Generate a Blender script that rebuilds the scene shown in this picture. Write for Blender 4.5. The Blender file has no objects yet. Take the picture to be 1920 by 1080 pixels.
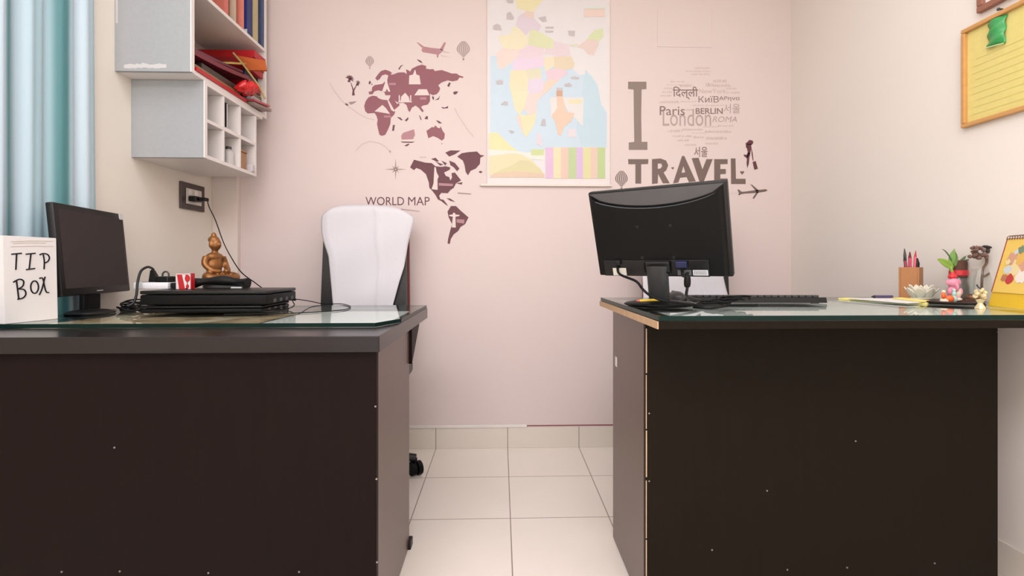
import bpy, bmesh, math, random
from mathutils import Vector, Matrix
from mathutils.geometry import tessellate_polygon
R = math.radians
PI = math.pi
random.seed(7)
S = bpy.context.scene
COL = S.collection

# ------------------------------------------------------------------ camera, light, exposure
F, CX, CY, H, A = 944.0, 967.0, 498.0, 0.95, R(1.7)
cam_d = bpy.data.cameras.new('camera')
cam = bpy.data.objects.new('camera', cam_d); COL.objects.link(cam)
cam.location = (0, 0, H); cam.rotation_euler = (PI/2, 0, -A)
cam_d.sensor_width = 36; cam_d.lens = F/1920*36
cam_d.shift_x = (960-CX)/1920; cam_d.shift_y = (CY-540)/1920
cam_d.clip_start = 0.01
S.camera = cam
S.view_settings.view_transform = 'Standard'; S.view_settings.look = 'None'
S.view_settings.gamma = 1; S.view_settings.use_curve_mapping = False
S.view_settings.exposure = 0.28
W_ = bpy.data.worlds.new('world'); S.world = W_; W_.use_nodes = True
bg = W_.node_tree.nodes['Background']
bg.inputs[0].default_value = (1.0, 0.97, 0.94, 1); bg.inputs[1].default_value = 0.3
def area(name, loc, rot, sx, sy, power, col):
    l = bpy.data.lights.new(name, 'AREA'); l.shape = 'RECTANGLE'; l.size = sx; l.size_y = sy
    l.energy = power; l.color = col
    o = bpy.data.objects.new(name, l); COL.objects.link(o); o.location = loc; o.rotation_euler = rot
    return o
area('ceiling_light', (-0.1, 0.95, 2.66), (0, 0, 0), 2.8, 1.0, 21, (0.905, 0.925, 1.02))
area('ceiling_light', (-0.3, -0.9, 2.66), (0, 0, 0), 2.4, 1.2, 60, (0.905, 0.925, 1.02))

area('added_front_fill', (-0.1, -1.86, 1.3), (PI/2, 0, 0), 2.7, 2.2, 17, (0.905, 0.925, 1.02))  # added soft fill behind the camera, evens out the back wall

# ------------------------------------------------------------------ pixel -> real point
SA, CA = math.sin(A), math.cos(A)
def ray(u, v):
    r = (u-CX)/F
    return Vector((SA + r*CA, CA - r*SA, -(v-CY)/F))
C0 = Vector((0, 0, H))
def atY(u, v, Y): d = ray(u, v); return C0 + d*(Y/d.y)
def atX(u, v, X): d = ray(u, v); return C0 + d*(X/d.x)
def atZ(u, v, z): d = ray(u, v); return C0 + d*((z-H)/d.z)
def atP(u, v, p, n): d = ray(u, v); return C0 + d*((Vector(p)-C0).dot(n)/d.dot(n))

# ------------------------------------------------------------------ materials
def lin(c): 
    return tuple(((x/255)/12.92 if x/255 <= .04045 else ((x/255+.055)/1.055)**2.4) for x in c[:3]) + (1,)
MATS = {}
def mat(name, rgb, rough=.5, spec=.5, metal=0., var=.06, scale=14., bump=0., trans=0., stretch=None, emit=None):
    if name in MATS: return MATS[name]
    m = bpy.data.materials.new(name); m.use_nodes = True
    nt = m.node_tree; N = nt.nodes; L = nt.links
    b = N['Principled BSDF']
    tc = N.new('ShaderNodeTexCoord'); mp = N.new('ShaderNodeMapping'); L.new(tc.outputs['Object'], mp.inputs[0])
    if stretch: mp.inputs['Scale'].default_value = stretch
    nz = N.new('ShaderNodeTexNoise'); nz.inputs['Scale'].default_value = scale; nz.inputs['Detail'].default_value = 5
    L.new(mp.outputs[0], nz.inputs['Vector'])
    mx = N.new('ShaderNodeMix'); mx.data_type = 'RGBA'
    c = lin(rgb)
    mx.inputs['A'].default_value = tuple(min(1, x*(1-var)) for x in c[:3]) + (1,)
    mx.inputs['B'].default_value = tuple(min(1, x*(1+var)) for x in c[:3]) + (1,)
    L.new(nz.outputs[0], mx.inputs['Factor']); L.new(mx.outputs['Result'], b.inputs['Base Color'])
    b.inputs['Roughness'].default_value = rough; b.inputs['Specular IOR Level'].default_value = spec
    b.inputs['Metallic'].default_value = metal
    if trans: b.inputs['Transmission Weight'].default_value = trans
    if bump:
        bp = N.new('ShaderNodeBump'); bp.inputs['Strength'].default_value = bump; bp.inputs['Distance'].default_value = .004
        L.new(nz.outputs[0], bp.inputs['Height']); L.new(bp.outputs[0], b.inputs['Normal'])
    MATS[name] = m
    return m

def glass_mat(name, tint=(.96, .99, .975), rough=.02, ior=1.5):
    m = bpy.data.materials.new(name); m.use_nodes = True
    nt = m.node_tree; N = nt.nodes; L = nt.links
    N.remove(N['Principled BSDF'])
    t = N.new('ShaderNodeBsdfTransparent'); t.inputs[0].default_value = tint + (1,)
    g = N.new('ShaderNodeBsdfGlossy'); g.inputs['Roughness'].default_value = rough
    g.inputs[0].default_value = (.93, .97, .96, 1)
    f = N.new('ShaderNodeFresnel'); f.inputs[0].default_value = ior
    x = N.new('ShaderNodeMixShader')
    ge = N.new('ShaderNodeNewGeometry'); iv = N.new('ShaderNodeMath'); iv.operation = 'SUBTRACT'; iv.inputs[0].default_value = 1
    L.new(ge.outputs['Backfacing'], iv.inputs[1]); ml_ = N.new('ShaderNodeMath'); ml_.operation = 'MULTIPLY'
    L.new(f.outputs[0], ml_.inputs[0]); L.new(iv.outputs[0], ml_.inputs[1])
    L.new(ml_.outputs[0], x.inputs[0]); L.new(t.outputs[0], x.inputs[1]); L.new(g.outputs[0], x.inputs[2])
    L.new(x.outputs[0], N['Material Output'].inputs[0])
    return m

def tile_mat(name, rgb, grout, T, x0, y0, ax='XY', gw=.0035, rough=.35):
    m = bpy.data.materials.new(name); m.use_nodes = True
    nt = m.node_tree; N = nt.nodes; L = nt.links; b = N['Principled BSDF']
    geo = N.new('ShaderNodeNewGeometry'); sp = N.new('ShaderNodeSeparateXYZ'); L.new(geo.outputs['Position'], sp.inputs[0])
    def ma(op, a, bb):
        n = N.new('ShaderNodeMath'); n.operation = op
        for i, q in enumerate((a, bb)):
            if isinstance(q, (int, float)): n.inputs[i].default_value = q
            else: L.new(q, n.inputs[i])
        return n.outputs[0]
    def line(out, o):
        v = ma('FLOORED_MODULO', ma('SUBTRACT', out, o), T) if False else ma('WRAP', ma('SUBTRACT', out, o), 0)
        return v
    def grid(out, o):
        q = ma('DIVIDE', ma('SUBTRACT', out, o), T)
        fr = ma('FRACT', q, 0)
        d = ma('MINIMUM', fr, ma('SUBTRACT', 1.0, fr))
        return ma('LESS_THAN', d, gw/T/2)
    g = grid(sp.outputs[ax[0]], x0)
    if len(ax) > 1: g = ma('MAXIMUM', g, grid(sp.outputs[ax[1]], y0))
    nz = N.new('ShaderNodeTexNoise'); nz.inputs['Scale'].default_value = 4; nz.inputs['Detail'].default_value = 8
    L.new(geo.outputs['Position'], nz.inputs['Vector'])
    c = lin(rgb)
    m1 = N.new('ShaderNodeMix'); m1.data_type = 'RGBA'
    m1.inputs['A'].default_value = tuple(x*.95 for x in c[:3]) + (1,); m1.inputs['B'].default_value = tuple(min(1, x*1.05) for x in c[:3]) + (1,)
    L.new(nz.outputs[0], m1.inputs['Factor'])
    m2 = N.new('ShaderNodeMix'); m2.data_type = 'RGBA'; L.new(g, m2.inputs['Factor'])
    L.new(m1.outputs['Result'], m2.inputs['A']); m2.inputs['B'].default_value = lin(grout)
    L.new(m2.outputs['Result'], b.inputs['Base Color'])
    b.inputs['Roughness'].default_value = rough
    return m

# ------------------------------------------------------------------ object helpers
def tag(o, label=None, cat=None, group=None, kind=None):
    if label: o['label'] = label
    if cat: o['category'] = cat
    if group: o['group'] = group
    if kind: o['kind'] = kind
    return o
def thing(name, label, cat, loc=(0, 0, 0), rot=(0, 0, 0), group=None):
    o = bpy.data.objects.new(name, None); COL.objects.link(o); o.empty_display_size = .05
    o.location = loc; o.rotation_euler = rot
    return tag(o, label, cat, group)
def root_of(o):
    while o.parent: o = o.parent
    return o
def dup(src, loc, rz=None, label=None, group=None):
    def cp(o, par):
        c = o.copy(); COL.objects.link(c); c.parent = par
        for ch in o.children: cp(ch, c)
        return c
    r = cp(src, None); r.location = loc
    if rz is not None: r.rotation_euler = (0, 0, rz)
    if label: r['label'] = label
    if group: r['group'] = group
    return r

class MB:
    def __init__(s): s.bm = bmesh.new(); s.mi = 0
    def _m(s, faces):
        for f in faces: f.material_index = s.mi
    def box(s, lo, hi, bevel=0, M=None, seg=2):
        lo, hi = Vector(lo), Vector(hi)
        r = bmesh.ops.create_cube(s.bm, size=1, matrix=Matrix.Translation((lo+hi)/2) @ Matrix.Diagonal((*(hi-lo), 1)))
        vs = r['verts']
        fs = {f for v in vs for f in v.link_faces}; s._m(fs)
        if bevel:
            es = list({e for v in vs for e in v.link_edges})
            rb = bmesh.ops.bevel(s.bm, geom=es, offset=bevel, segments=seg, affect='EDGES', profile=.5)
            s._m(rb['faces'])
            vs = list({v for f in rb['faces'] for v in f.verts} | {v for v in vs if v.is_valid})
        if M is not None:
            bmesh.ops.transform(s.bm, matrix=M, verts=[v for v in vs if v.is_valid])
        return s
    def hexa(s, a, b):
        """solid between two loops a and b (same number of points)"""
        va = [s.bm.verts.new(p) for p in a]; vb = [s.bm.verts.new(p) for p in b]; n = len(a)
        fs = [s.bm.faces.new(va[::-1]), s.bm.faces.new(vb)]
        for i in range(n): fs.append(s.bm.faces.new((va[i], va[(i+1) % n], vb[(i+1) % n], vb[i])))
        s._m(fs); return s
    def prism(s, pts, ext):
        e = Vector(ext); return s.hexa(pts, [Vector(p)+e for p in pts])
    def poly(s, loops):
        """flat face(s), first loop outer, others holes"""
        flat = [Vector(p) for l in loops for p in l]
        vs = [s.bm.verts.new(p) for p in flat]
        for t in tessellate_polygon([[Vector(p) for p in l] for l in loops]):
            try: s._m([s.bm.faces.new([vs[i] for i in t])])
            except ValueError: pass
        return s
    def cyl(s, p0, p1, r0, r1=None, seg=16, caps=True):
        r1 = r0 if r1 is None else r1
        p0, p1 = Vector(p0), Vector(p1); d = p1-p0
        q = d.to_track_quat('Z', 'Y').to_matrix()
        ra, rb = [], []
        for i in range(seg):
            a = 2*PI*i/seg; u = q @ Vector((math.cos(a), math.sin(a), 0))
            ra.append(s.bm.verts.new(p0+u*r0)); rb.append(s.bm.verts.new(p1+u*r1))
        fs = [s.bm.faces.new((ra[i], ra[(i+1) % seg], rb[(i+1) % seg], rb[i])) for i in range(seg)]
        if caps: fs += [s.bm.faces.new(ra[::-1]), s.bm.faces.new(rb)]
        s._m(fs); return s
    def lathe(s, prof, c=(0, 0, 0), seg=24):
        c = Vector(c); rings = []
        for r, z in prof:
            if r < 1e-5: rings.append([s.bm.verts.new(c+Vector((0, 0, z)))])
            else: rings.append([s.bm.verts.new(c+Vector((r*math.cos(2*PI*i/seg), r*math.sin(2*PI*i/seg), z))) for i in range(seg)])
        fs = []
        for a, b in zip(rings, rings[1:]):
            for i in range(seg):
                j = (i+1) % seg
                if len(a) == 1 and len(b) == 1: continue
                if len(a) == 1: fs.append(s.bm.faces.new((a[0], b[j], b[i])))
                elif len(b) == 1: fs.append(s.bm.faces.new((a[i], a[j], b[0])))
                else: fs.append(s.bm.faces.new((a[i], a[j], b[j], b[i])))
        s._m(fs); return s
    def tube(s, pts, r, seg=8, smooth=6):
        P = [Vector(p) for p in pts]
        if smooth and len(P) > 2:
            Q = []
            for i in range(len(P)-1):
                p0 = P[max(i-1, 0)]; p1 = P[i]; p2 = P[i+1]; p3 = P[min(i+2, len(P)-1)]
                for k in range(smooth):
                    t = k/smooth
                    Q.append(.5*((2*p1)+(p2-p0)*t+(2*p0-5*p1+4*p2-p3)*t*t+(3*p1-p0-3*p2+p3)*t**3))
            Q.append(P[-1]); P = Q
        rings = []; up = Vector((0.01, 0.02, 1)).normalized()
        n = None
        for i, p in enumerate(P):
            d = (P[min(i+1, len(P)-1)]-P[max(i-1, 0)])
            if d.length < 1e-9: d = Vector((1, 0, 0))
            d.normalize()
            if n is None: n = d.cross(up); n = n if n.length > 1e-3 else d.cross(Vector((1, 0, 0)))
            n = (n - d*n.dot(d)).normalized(); b = d.cross(n)
            rr = r(i/(len(P)-1)) if callable(r) else r
            rings.append([s.bm.verts.new(p+(n*math.cos(2*PI*k/seg)+b*math.sin(2*PI*k/seg))*rr) for k in range(seg)])
        fs = []
        for a, b in zip(rings, rings[1:]):
            for k in range(seg): fs.append(s.bm.faces.new((a[k], a[(k+1) % seg], b[(k+1) % seg], b[k])))
        fs += [s.bm.faces.new(rings[0][::-1]), s.bm.faces.new(rings[-1])]
        s._m(fs); return s
    def ball(s, c, r, M=None, sub=2):
        r = (r, r, r) if isinstance(r, (int, float)) else r
        mm = Matrix.Translation(c) @ (M or Matrix()) @ Matrix.Diagonal((*r, 1))
        v = bmesh.ops.create_icosphere(s.bm, subdivisions=sub, radius=1, matrix=mm)['verts']
        s._m({f for x in v for f in x.link_faces}); return s
    def grid(s, f, nu, nv):
        g = [[s.bm.verts.new(f(i/nu, j/nv)) for i in range(nu+1)] for j in range(nv+1)]
        s._m([s.bm.faces.new((g[j][i], g[j][i+1], g[j+1][i+1], g[j+1][i])) for j in range(nv) for i in range(nu)])
        return s
    def build(s, name, mats, parent=None, local=False, smooth=False, flat=False):
        bm = s.bm
        if not flat: bmesh.ops.recalc_face_normals(bm, faces=bm.faces)
        o = root_of(parent) if parent else None
        if o is not None and not local:
            bmesh.ops.transform(bm, matrix=Matrix.Translation(o.location).inverted() if o.rotation_euler.to_matrix().is_identity else
                                (Matrix.Translation(o.location) @ o.rotation_euler.to_matrix().to_4x4()).inverted(), verts=bm.verts)
        me = bpy.data.meshes.new(name); bm.to_mesh(me); bm.free()
        for m in (mats if isinstance(mats, (list, tuple)) else [mats]): me.materials.append(m)
        if smooth:
            for p in me.polygons: p.use_smooth = True
            try: me.set_sharp_from_angle(angle=R(smooth if smooth is not True else 40))
            except Exception: pass
        ob = bpy.data.objects.new(name, me); COL.objects.link(ob)
        if parent: ob.parent = parent
        return ob
def apply_mods(o):
    dg = bpy.context.evaluated_depsgraph_get(); dg.update()
    me = bpy.data.meshes.new_from_object(o.evaluated_get(dg), depsgraph=dg)
    o.modifiers.clear(); o.data = me
    for p in me.polygons: p.use_smooth = True
def remesh(o, vox, sm=6):
    m = o.modifiers.new('r', 'REMESH'); m.mode = 'VOXEL'; m.voxel_size = vox
    k = o.modifiers.new('s', 'SMOOTH'); k.iterations = sm; k.factor = .5
    apply_mods(o)
def text_mesh(body, bold=0, shear=0):
    """list of 2D triangles normalised to a unit box"""
    c = bpy.data.curves.new('t', 'FONT'); c.body = body; c.offset = bold; c.shear = shear; c.resolution_u = 3
    o = bpy.data.objects.new('t', c); COL.objects.link(o)
    dg = bpy.context.evaluated_depsgraph_get(); dg.update()
    me = bpy.data.meshes.new_from_object(o.evaluated_get(dg), depsgraph=dg)
    vs = [v.co.copy() for v in me.vertices]; fs = [tuple(p.vertices) for p in me.polygons]
    bpy.data.objects.remove(o); bpy.data.curves.remove(c); bpy.data.meshes.remove(me)
    x0 = min(v.x for v in vs); x1 = max(v.x for v in vs); y0 = min(v.y for v in vs); y1 = max(v.y for v in vs)
    return [((v.x-x0)/(x1-x0), (v.y-y0)/(y1-y0)) for v in vs], fs
def add_text(mb, body, fn, bold=0, shear=0):
    vs, fs = text_mesh(body, bold, shear)
    V = [mb.bm.verts.new(fn(x, y)) for x, y in vs]
    for f in fs:
        try: mb._m([mb.bm.faces.new([V[i] for i in f])])
        except ValueError: pass

# ------------------------------------------------------------------ palette
D = 2.63; XL = -1.465; XR = 1.541; ZC = 2.7
M_pink = mat('pink_paint', (221, 204, 198), .6, .3, var=.015, scale=2.5)
M_left = mat('beige_paint', (236, 227, 214), .6, .3, var=.015, scale=2.5)
M_right = mat('cream_paint', (236, 227, 217), .6, .3, var=.015, scale=2.5)
M_pil = mat('pilaster_paint', (228, 213, 204), .6, .3, var=.015)
M_ceil = mat('ceiling_paint', (240, 236, 230), .8, .2, var=.01)
M_white = mat('white_laminate', (236, 228, 222), .35, .4, var=.02)
M_grey = mat('grey_weathered_laminate', (163, 165, 166), .6, .3, var=.07, scale=60)
M_lam = mat('dark_wenge_laminate', (25, 17, 15), .45, .06, var=.22, scale=7, stretch=(9, 9, .7))
M_lam2 = mat('dark_walnut_laminate', (28, 22, 16), .45, .06, var=.2, scale=7, stretch=(9, 9, .7))
M_top = mat('wenge_tabletop', (25, 19, 19), .25, .35, var=.2, scale=8, stretch=(.7, 9, 9))
M_side = mat('brown_side_laminate', (82, 59, 49), .3, .6, var=.12, scale=7, stretch=(9, 9, .7))
M_raw = mat('raw_board_edge', (190, 158, 126), .7, .2, var=.15, scale=40)
M_screw = mat('screw_steel', (150, 144, 136), .35, .5, .8)
M_black = mat('black_plastic', (17, 17, 17), .4, .35, var=.1)
M_black2 = mat('soft_black_plastic', (15, 15, 15), .5, .15, var=.1)
M_char = mat('charcoal_plastic', (62, 62, 62), .45, .5, var=.06)
M_screen = mat('dusty_screen', (52, 45, 44), .5, .2, var=.04)
M_cloth = mat('white_cotton', (216, 212, 215), .9, .15, var=.02, scale=90, bump=.05)
M_gl = glass_mat('clear_glass', ior=1.75)
M_gedge = mat('green_glass_edge', (10, 36, 31), .3, .15, var=.3, scale=5)
M_leather = mat('black_leatherette', (26, 25, 25), .4, .5, bump=.15, scale=120)
M_maroon = mat('maroon_trim', (112, 28, 34), .5, .4)
M_paper = mat('white_paper', (220, 216, 213), .8, .2, var=.02)
M_ink = mat('black_ink', (34, 30, 34), .8, .1)
M_red = mat('red_plastic', (190, 30, 38), .4, .5)
M_yel = mat('yellow_card', (238, 204, 66), .6, .3)

# ------------------------------------------------------------------ the room
floor_m = tile_mat('floor_tiles', (238, 227, 215), (150, 136, 124), .3725, .036, 2.265, gw=.004, rough=.28)
def struct(mb, name, m, **k): return tag(mb.build(name, m, **k), kind='structure')
struct(MB().box((XL-.24, -1.9, -.1), (XR+.12, D+.12, 0)), 'floor', floor_m)
struct(MB().box((XL-.12, D, 0), (XR+.12, D+.12, ZC)), 'wall_back', M_pink)
YR = 1.845; XW = XL-.12
struct(MB().box((XL-.24, YR, 0), (XL, D, ZC)).box((XL-.24, -1.9, 0), (XW, YR-.0005, ZC)), 'wall_left', M_left)
struct(MB().box((XL-.24, -2.02, 0), (XR+.12, -1.9, ZC)), 'wall_front', M_left)
struct(MB().box((XR, -1.9, 0), (XR+.12, D, ZC)), 'wall_right', M_right)
struct(MB().box((XL-.24, -1.9, ZC), (XR+.12, D+.12, ZC+.1)), 'ceiling', M_ceil)
sk_m = tile_mat('skirting_tiles', (224, 213, 200), (150, 136, 124), .3725, .036, 0, ax='X', gw=.004)
sk_m2 = tile_mat('skirting_tiles_side', (226, 216, 203), (150, 136, 124), .3725, 2.265, 0, ax='Y', gw=.004)
struct(MB().box((XL, D-.009, 0), (XR, D, .106), .0015), 'baseboard_back', sk_m)
struct(MB().box((XR-.009, -1.9, 0), (XR, D-.009, .106), .0015), 'baseboard_right', sk_m2)
struct(MB().box((XL, YR, 0), (XL+.009, D-.009, .106), .0015), 'baseboard_left', sk_m2)
# boxed corner pier, cable strip, painted line, blank plate
xa, xb = atY(406, 400, D-.03).x, atY(445, 400, D-.03).x
struct(MB().box((XL, D-.03, .106), (xb, D, ZC), .002), 'trim_1', M_pil)
x0, x1 = xb, atY(988, 800, D).x
struct(MB().box((x0, D-.012, .1065), (x1, D, .121), .002), 'trim_2', mat('white_pvc', (228, 220, 212), .4))
struct(MB().box((x1, D-.0015, .1105), (atY(1200, 800, D).x, D, .1155)), 'trim_3', mat('maroon_line', (140, 70, 78), .6))
a, b = atY(1232, 88, D), atY(1334, 18, D)
struct(MB().box((a.x, D-.0025, a.z), (b.x, D, b.z), .001), 'trim_4', M_pink)

# ------------------------------------------------------------------ curtain
cm = bpy.data.materials.new('fold_shaded_satin'); cm.use_nodes = True
nt = cm.node_tree; N = nt.nodes; L = nt.links; b = N['Principled BSDF']
tc = N.new('ShaderNodeTexCoord'); sp = N.new('ShaderNodeSeparateXYZ'); L.new(tc.outputs['UV'], sp.inputs[0])
cr = N.new('ShaderNodeValToRGB'); L.new(sp.outputs['X'], cr.inputs[0])
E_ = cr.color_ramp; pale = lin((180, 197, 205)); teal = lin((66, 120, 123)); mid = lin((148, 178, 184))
stops = [(0, pale), (.40, pale), (.43, teal), (.46, pale), (.54, pale), (.56, teal), (.60, teal), (.62, pale), (.69, mid), (.71, pale), (.752, mid), (.768, teal), (.812, teal), (.835, pale), (.93, pale), (.97, mid), (1, mid)]  # teal and mid bands paint the shade of the folds into the cloth
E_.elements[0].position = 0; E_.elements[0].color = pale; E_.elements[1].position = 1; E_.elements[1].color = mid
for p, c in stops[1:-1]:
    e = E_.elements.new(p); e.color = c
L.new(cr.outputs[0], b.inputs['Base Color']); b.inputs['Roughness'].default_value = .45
b.inputs['Sheen Weight'].default_value = .3
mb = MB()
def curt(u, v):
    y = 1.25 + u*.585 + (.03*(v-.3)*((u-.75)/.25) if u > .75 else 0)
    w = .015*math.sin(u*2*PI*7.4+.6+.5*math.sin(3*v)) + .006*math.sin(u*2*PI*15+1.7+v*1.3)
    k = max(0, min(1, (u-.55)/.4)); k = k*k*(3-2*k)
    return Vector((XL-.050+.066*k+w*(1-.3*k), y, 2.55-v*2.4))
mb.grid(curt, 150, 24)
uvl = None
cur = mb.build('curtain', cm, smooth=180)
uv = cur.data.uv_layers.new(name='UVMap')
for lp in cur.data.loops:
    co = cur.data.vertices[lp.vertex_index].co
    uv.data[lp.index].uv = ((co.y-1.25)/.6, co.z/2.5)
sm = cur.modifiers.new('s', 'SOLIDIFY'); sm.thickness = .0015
tag(cur, 'pale blue satin curtain with fold shade painted in as teal bands hanging at the left wall', 'curtain')

# ------------------------------------------------------------------ desks
ZL = .778
def screws(par, pts, ypl, px=None):
    for (u, v) in pts:
        p = atY(u, v, ypl)
        MB().cyl(p+Vector((0, .001, 0)), p+Vector((0, -.0015, 0)), .0027, .0022, 10).build('screw', M_screw, par)
dl = thing('office_desk', 'dark brown desk with thick overhanging top, under the tip box, left of the gap', 'desk', (-.88, 1.63, 0))
MB().box((XL+.03, 1.240, ZL-.04), (-.297, 2.05, ZL), .0015).build('tabletop', [M_top], dl)
fpl = MB().box((XL+.03, 1.262, .004), (-.309, 1.28, ZL-.04), .001).build('front_panel', M_lam, dl)
MB().box((-.327, 1.2805, .004), (-.309, 1.71, ZL-.04), .001).build('side_panel', M_side, dl)
MB().box((XL+.03, 1.2805, .004), (XL+.048, 1.71, ZL-.04), .001).build('side_panel', M_side, dl)
MB().box((XL+.05, 1.69, .3), (-.328, 1.708, ZL-.04), .001).build('back_rail', M_lam, dl)
MB().prism([(-.327, 1.711, ZL-.0405), (-.327, 1.87, ZL-.0405), (-.327, 1.711, ZL-.16)], (.027, 0, 0)).build('bracket', M_lam, dl)
MB().box((-.33, 1.69, 0), (-.300, 1.73, .028), .003).build('foot', M_black, dl)
screws(fpl, [(704, 762), (706, 898), (707, 1054), (215, 839), (116, 1072), (225, 1071), (391, 1074), (561, 1072)], 1.262)

ZR = .824
dr = thing('office_desk', 'dark walnut desk with chipped light edge, under the keyboard, right of the gap', 'desk', (.9, 1.65, 0))
mb = MB()
mb.box((.356, 1.125, ZR-.018), (XR-.004, 1.79, ZR), .001)
mb.build('tabletop', M_lam2, dr)
MB().box((.353, 1.126, ZR-.0175), (.3559, 1.79, ZR-.0005)).build('edge_strip', M_raw, dr)['label'] = 'worn bare wood edge'
fpr = MB().box((.391, 1.348, .004), (1.370, 1.366, ZR-.0185), .001).build('front_panel', M_lam2, dr)
MB().box((.391, 1.3665, .004), (.409, 1.745, ZR-.0185), .001).build('side_panel', M_side, dr)
MB().box((1.352, 1.3665, .004), (1.370, 1.745, ZR-.0185), .001).build('side_panel', M_side, dr)
mb = MB()
for z0, z1 in ((.01, .21), (.215, .37), (.38, .505), (.51, .655), (.66, .78)):
    w = random.uniform(.0022, .0035)
    mb.box((.391, 1.3462, z0), (.391+w, 1.3479, z1))
mb.build('edge_strip', M_raw, dr)
p = atX(1155.5, 678, .391)
MB().box((.3895, p.y-.012, p.z-.016), (.391, p.y+.012, p.z+.016), .0004).build('sticker', M_paper, dr)['label'] = 'small white sticker'
screws(fpr, [(1871, 622), (1604, 827), (1438, 920), (1335, 1031), (1476, 1068), (1588, 1064), (1217, 775), (1217, 902), (1752, 1056)], 1.348)

def glass_sheet(name, label, pts, z):
    n = len(pts); mb = MB()
    lo = [Vector((x, y, z)) for x, y in pts]; hi = [Vector((x, y, z+.011)) for x, y in pts]
    va = [mb.bm.verts.new(p) for p in lo]; vb = [mb.bm.verts.new(p) for p in hi]
    f0 = mb.bm.faces.new(va[::-1]); f1 = mb.bm.faces.new(vb)
    for i in range(n):
        f = mb.bm.faces.new((va[i], va[(i+1) % n], vb[(i+1) % n], vb[i])); f.material_index = 1
    o = mb.build(name, [M_gl, M_gedge]); return tag(o, label, 'glass sheet')
GZL = ZL+.0012
glass_sheet('glass_desktop', 'clear glass sheet with green edge lying on the left desk under the laptops', [(XL+.034, 1.415), (-.35, 1.415), (-.300, 1.53), (-.300, 2.048), (XL+.034, 2.048)], GZL)
GZR = ZR+.0012
glass_sheet('glass_desktop', 'clear glass sheet with green edge lying on the right desk under the monitor', [(.357, 1.127), (XR-.006, 1.127), (XR-.006, 1.79), (.357, 1.79)], GZR)
TL_, TR_ = GZL+.0112, GZR+.0112
# printed paper lying under the left glass
pm = bpy.data.materials.new('travel_print'); pm.use_nodes = True
nt = pm.node_tree; N = nt.nodes; L = nt.links; b = N['Principled BSDF']
tc = N.new('ShaderNodeTexCoord'); nz = N.new('ShaderNodeTexNoise'); nz.inputs['Scale'].default_value = 11; nz.inputs['Detail'].default_value = 4
L.new(tc.outputs['Object'], nz.inputs['Vector']); cr = N.new('ShaderNodeValToRGB'); L.new(nz.outputs[0], cr.inputs[0])
cr.color_ramp.elements[0].position = .35; cr.color_ramp.elements[0].color = lin((150, 124, 98))
cr.color_ramp.elements[1].position = .62; cr.color_ramp.elements[1].color = lin((230, 214, 190))
e = cr.color_ramp.elements.new(.48); e.color = lin((214, 180, 140))
L.new(cr.outputs[0], b.inputs['Base Color']); b.inputs['Roughness'].default_value = .5
tag(MB().box((-1.33, 1.44, ZL+.0003), (-.72, 1.86, ZL+.0009)).build('printed_sheet', pm), 'brown printed sheet lying under the glass of the left desk', 'paper')
tag(MB().box((-.71, 1.45, ZL+.0003), (-.34, 1.90, ZL+.0009)).build('paper_sheet', M_paper), 'white paper sheet lying under the right end of the left glass', 'paper')
tag(MB().box((.42, 1.16, ZR+.0003), (1.50, 1.74, ZR+.0009)).build('paper_sheet', mat('pale_paper', (206, 206, 202), .7, var=.12, scale=6)), 'large pale grey paper lining lying under the glass of the right desk', 'paper')

# ------------------------------------------------------------------ wall shelves
YF = 1.0
xf = -1.182
us = thing('wall_shelf', 'white open bookshelf with grey end panel mounted high on the left wall', 'shelf', (XL, 2.27, 1.689))
MB().box((XL, 1.955, 1.689), (xf-.0002, 1.971, 2.36), .001).build('end_panel', [M_grey], us)['label'] = 'weathered grey end panel'
MB().box((xf, 1.953, 1.689), (xf+.004, 1.973, 2.36)).build('edge_band', M_white, us)
MB().box((XL, 2.562, 1.689), (xf, 2.58, 2.36), .001).build('end_panel', M_white, us)
for z in (1.689, 2.02, 2.344):
    MB().box((XL, 1.9715, z), (xf, 2.5615, z+.016), .001).build('shelf_board', M_white, us)
MB().box((XL, 1.9715, 1.7055), (XL+.006, 2.5615, 2.3435)).build('back_panel', mat('pinkish_backboard', (214, 196, 188), .6), us)
mb = MB()
for k in range(7):
    x = XL+.035+k*.022; w = .026
    mb.poly([[(x, 1.9546-k*.00005, 1.698+random.random()*.006), (x+w, 1.9546-k*.00005, 1.698+random.random()*.006), (x+w, 1.9546-k*.00005, 1.712+random.random()*.01), (x, 1.9546-k*.00005, 1.712+random.random()*.01)]])
mb.build('scuff_mark', mat('bare_patch', (200, 197, 194), .8), us)['label'] = 'pale scuff'
MB().box((XL+.004, 1.9545, 1.87), (XL+.012, 1.9552, 1.97)).build('scuff_mark', MATS['bare_patch'], us)['label'] = 'pale scuff'
ls = thing('pigeonhole_shelf', 'white six-compartment pigeonhole unit with grey end panel below the bookshelf', 'shelf', (XL, 2.26, 1.38))
MB().box((XL, 2.041, 1.38), (xf-.0002, 2.056, 1.688), .001).build('end_panel', M_grey, ls)['label'] = 'weathered grey end panel'
MB().box((xf, 2.039, 1.38), (xf+.004, 2.058, 1.688)).build('edge_band', M_white, ls)
MB().box((XL, 2.459, 1.3955), (xf, 2.474, 1.6725), .001).build('end_panel', M_white, ls)
MB().box((XL, 2.0565, 1.38), (xf, 2.474, 1.395), .001).build('shelf_board', M_white, ls)
MB().box((XL, 2.0565, 1.673), (xf+.002, 2.53, 1.688), .001).build('shelf_board', M_white, ls)
MB().box((XL, 2.0565, 1.527), (xf, 2.4585, 1.541), .001).build('shelf_board', M_white, ls)
for y in (2.186, 2.322):
    for z0, z1 in ((1.3955, 1.5265), (1.5415, 1.6725)):
        MB().box((XL, y-.0065, z0), (xf, y+.0065, z1), .0008).build('divider', M_white, ls)
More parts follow.
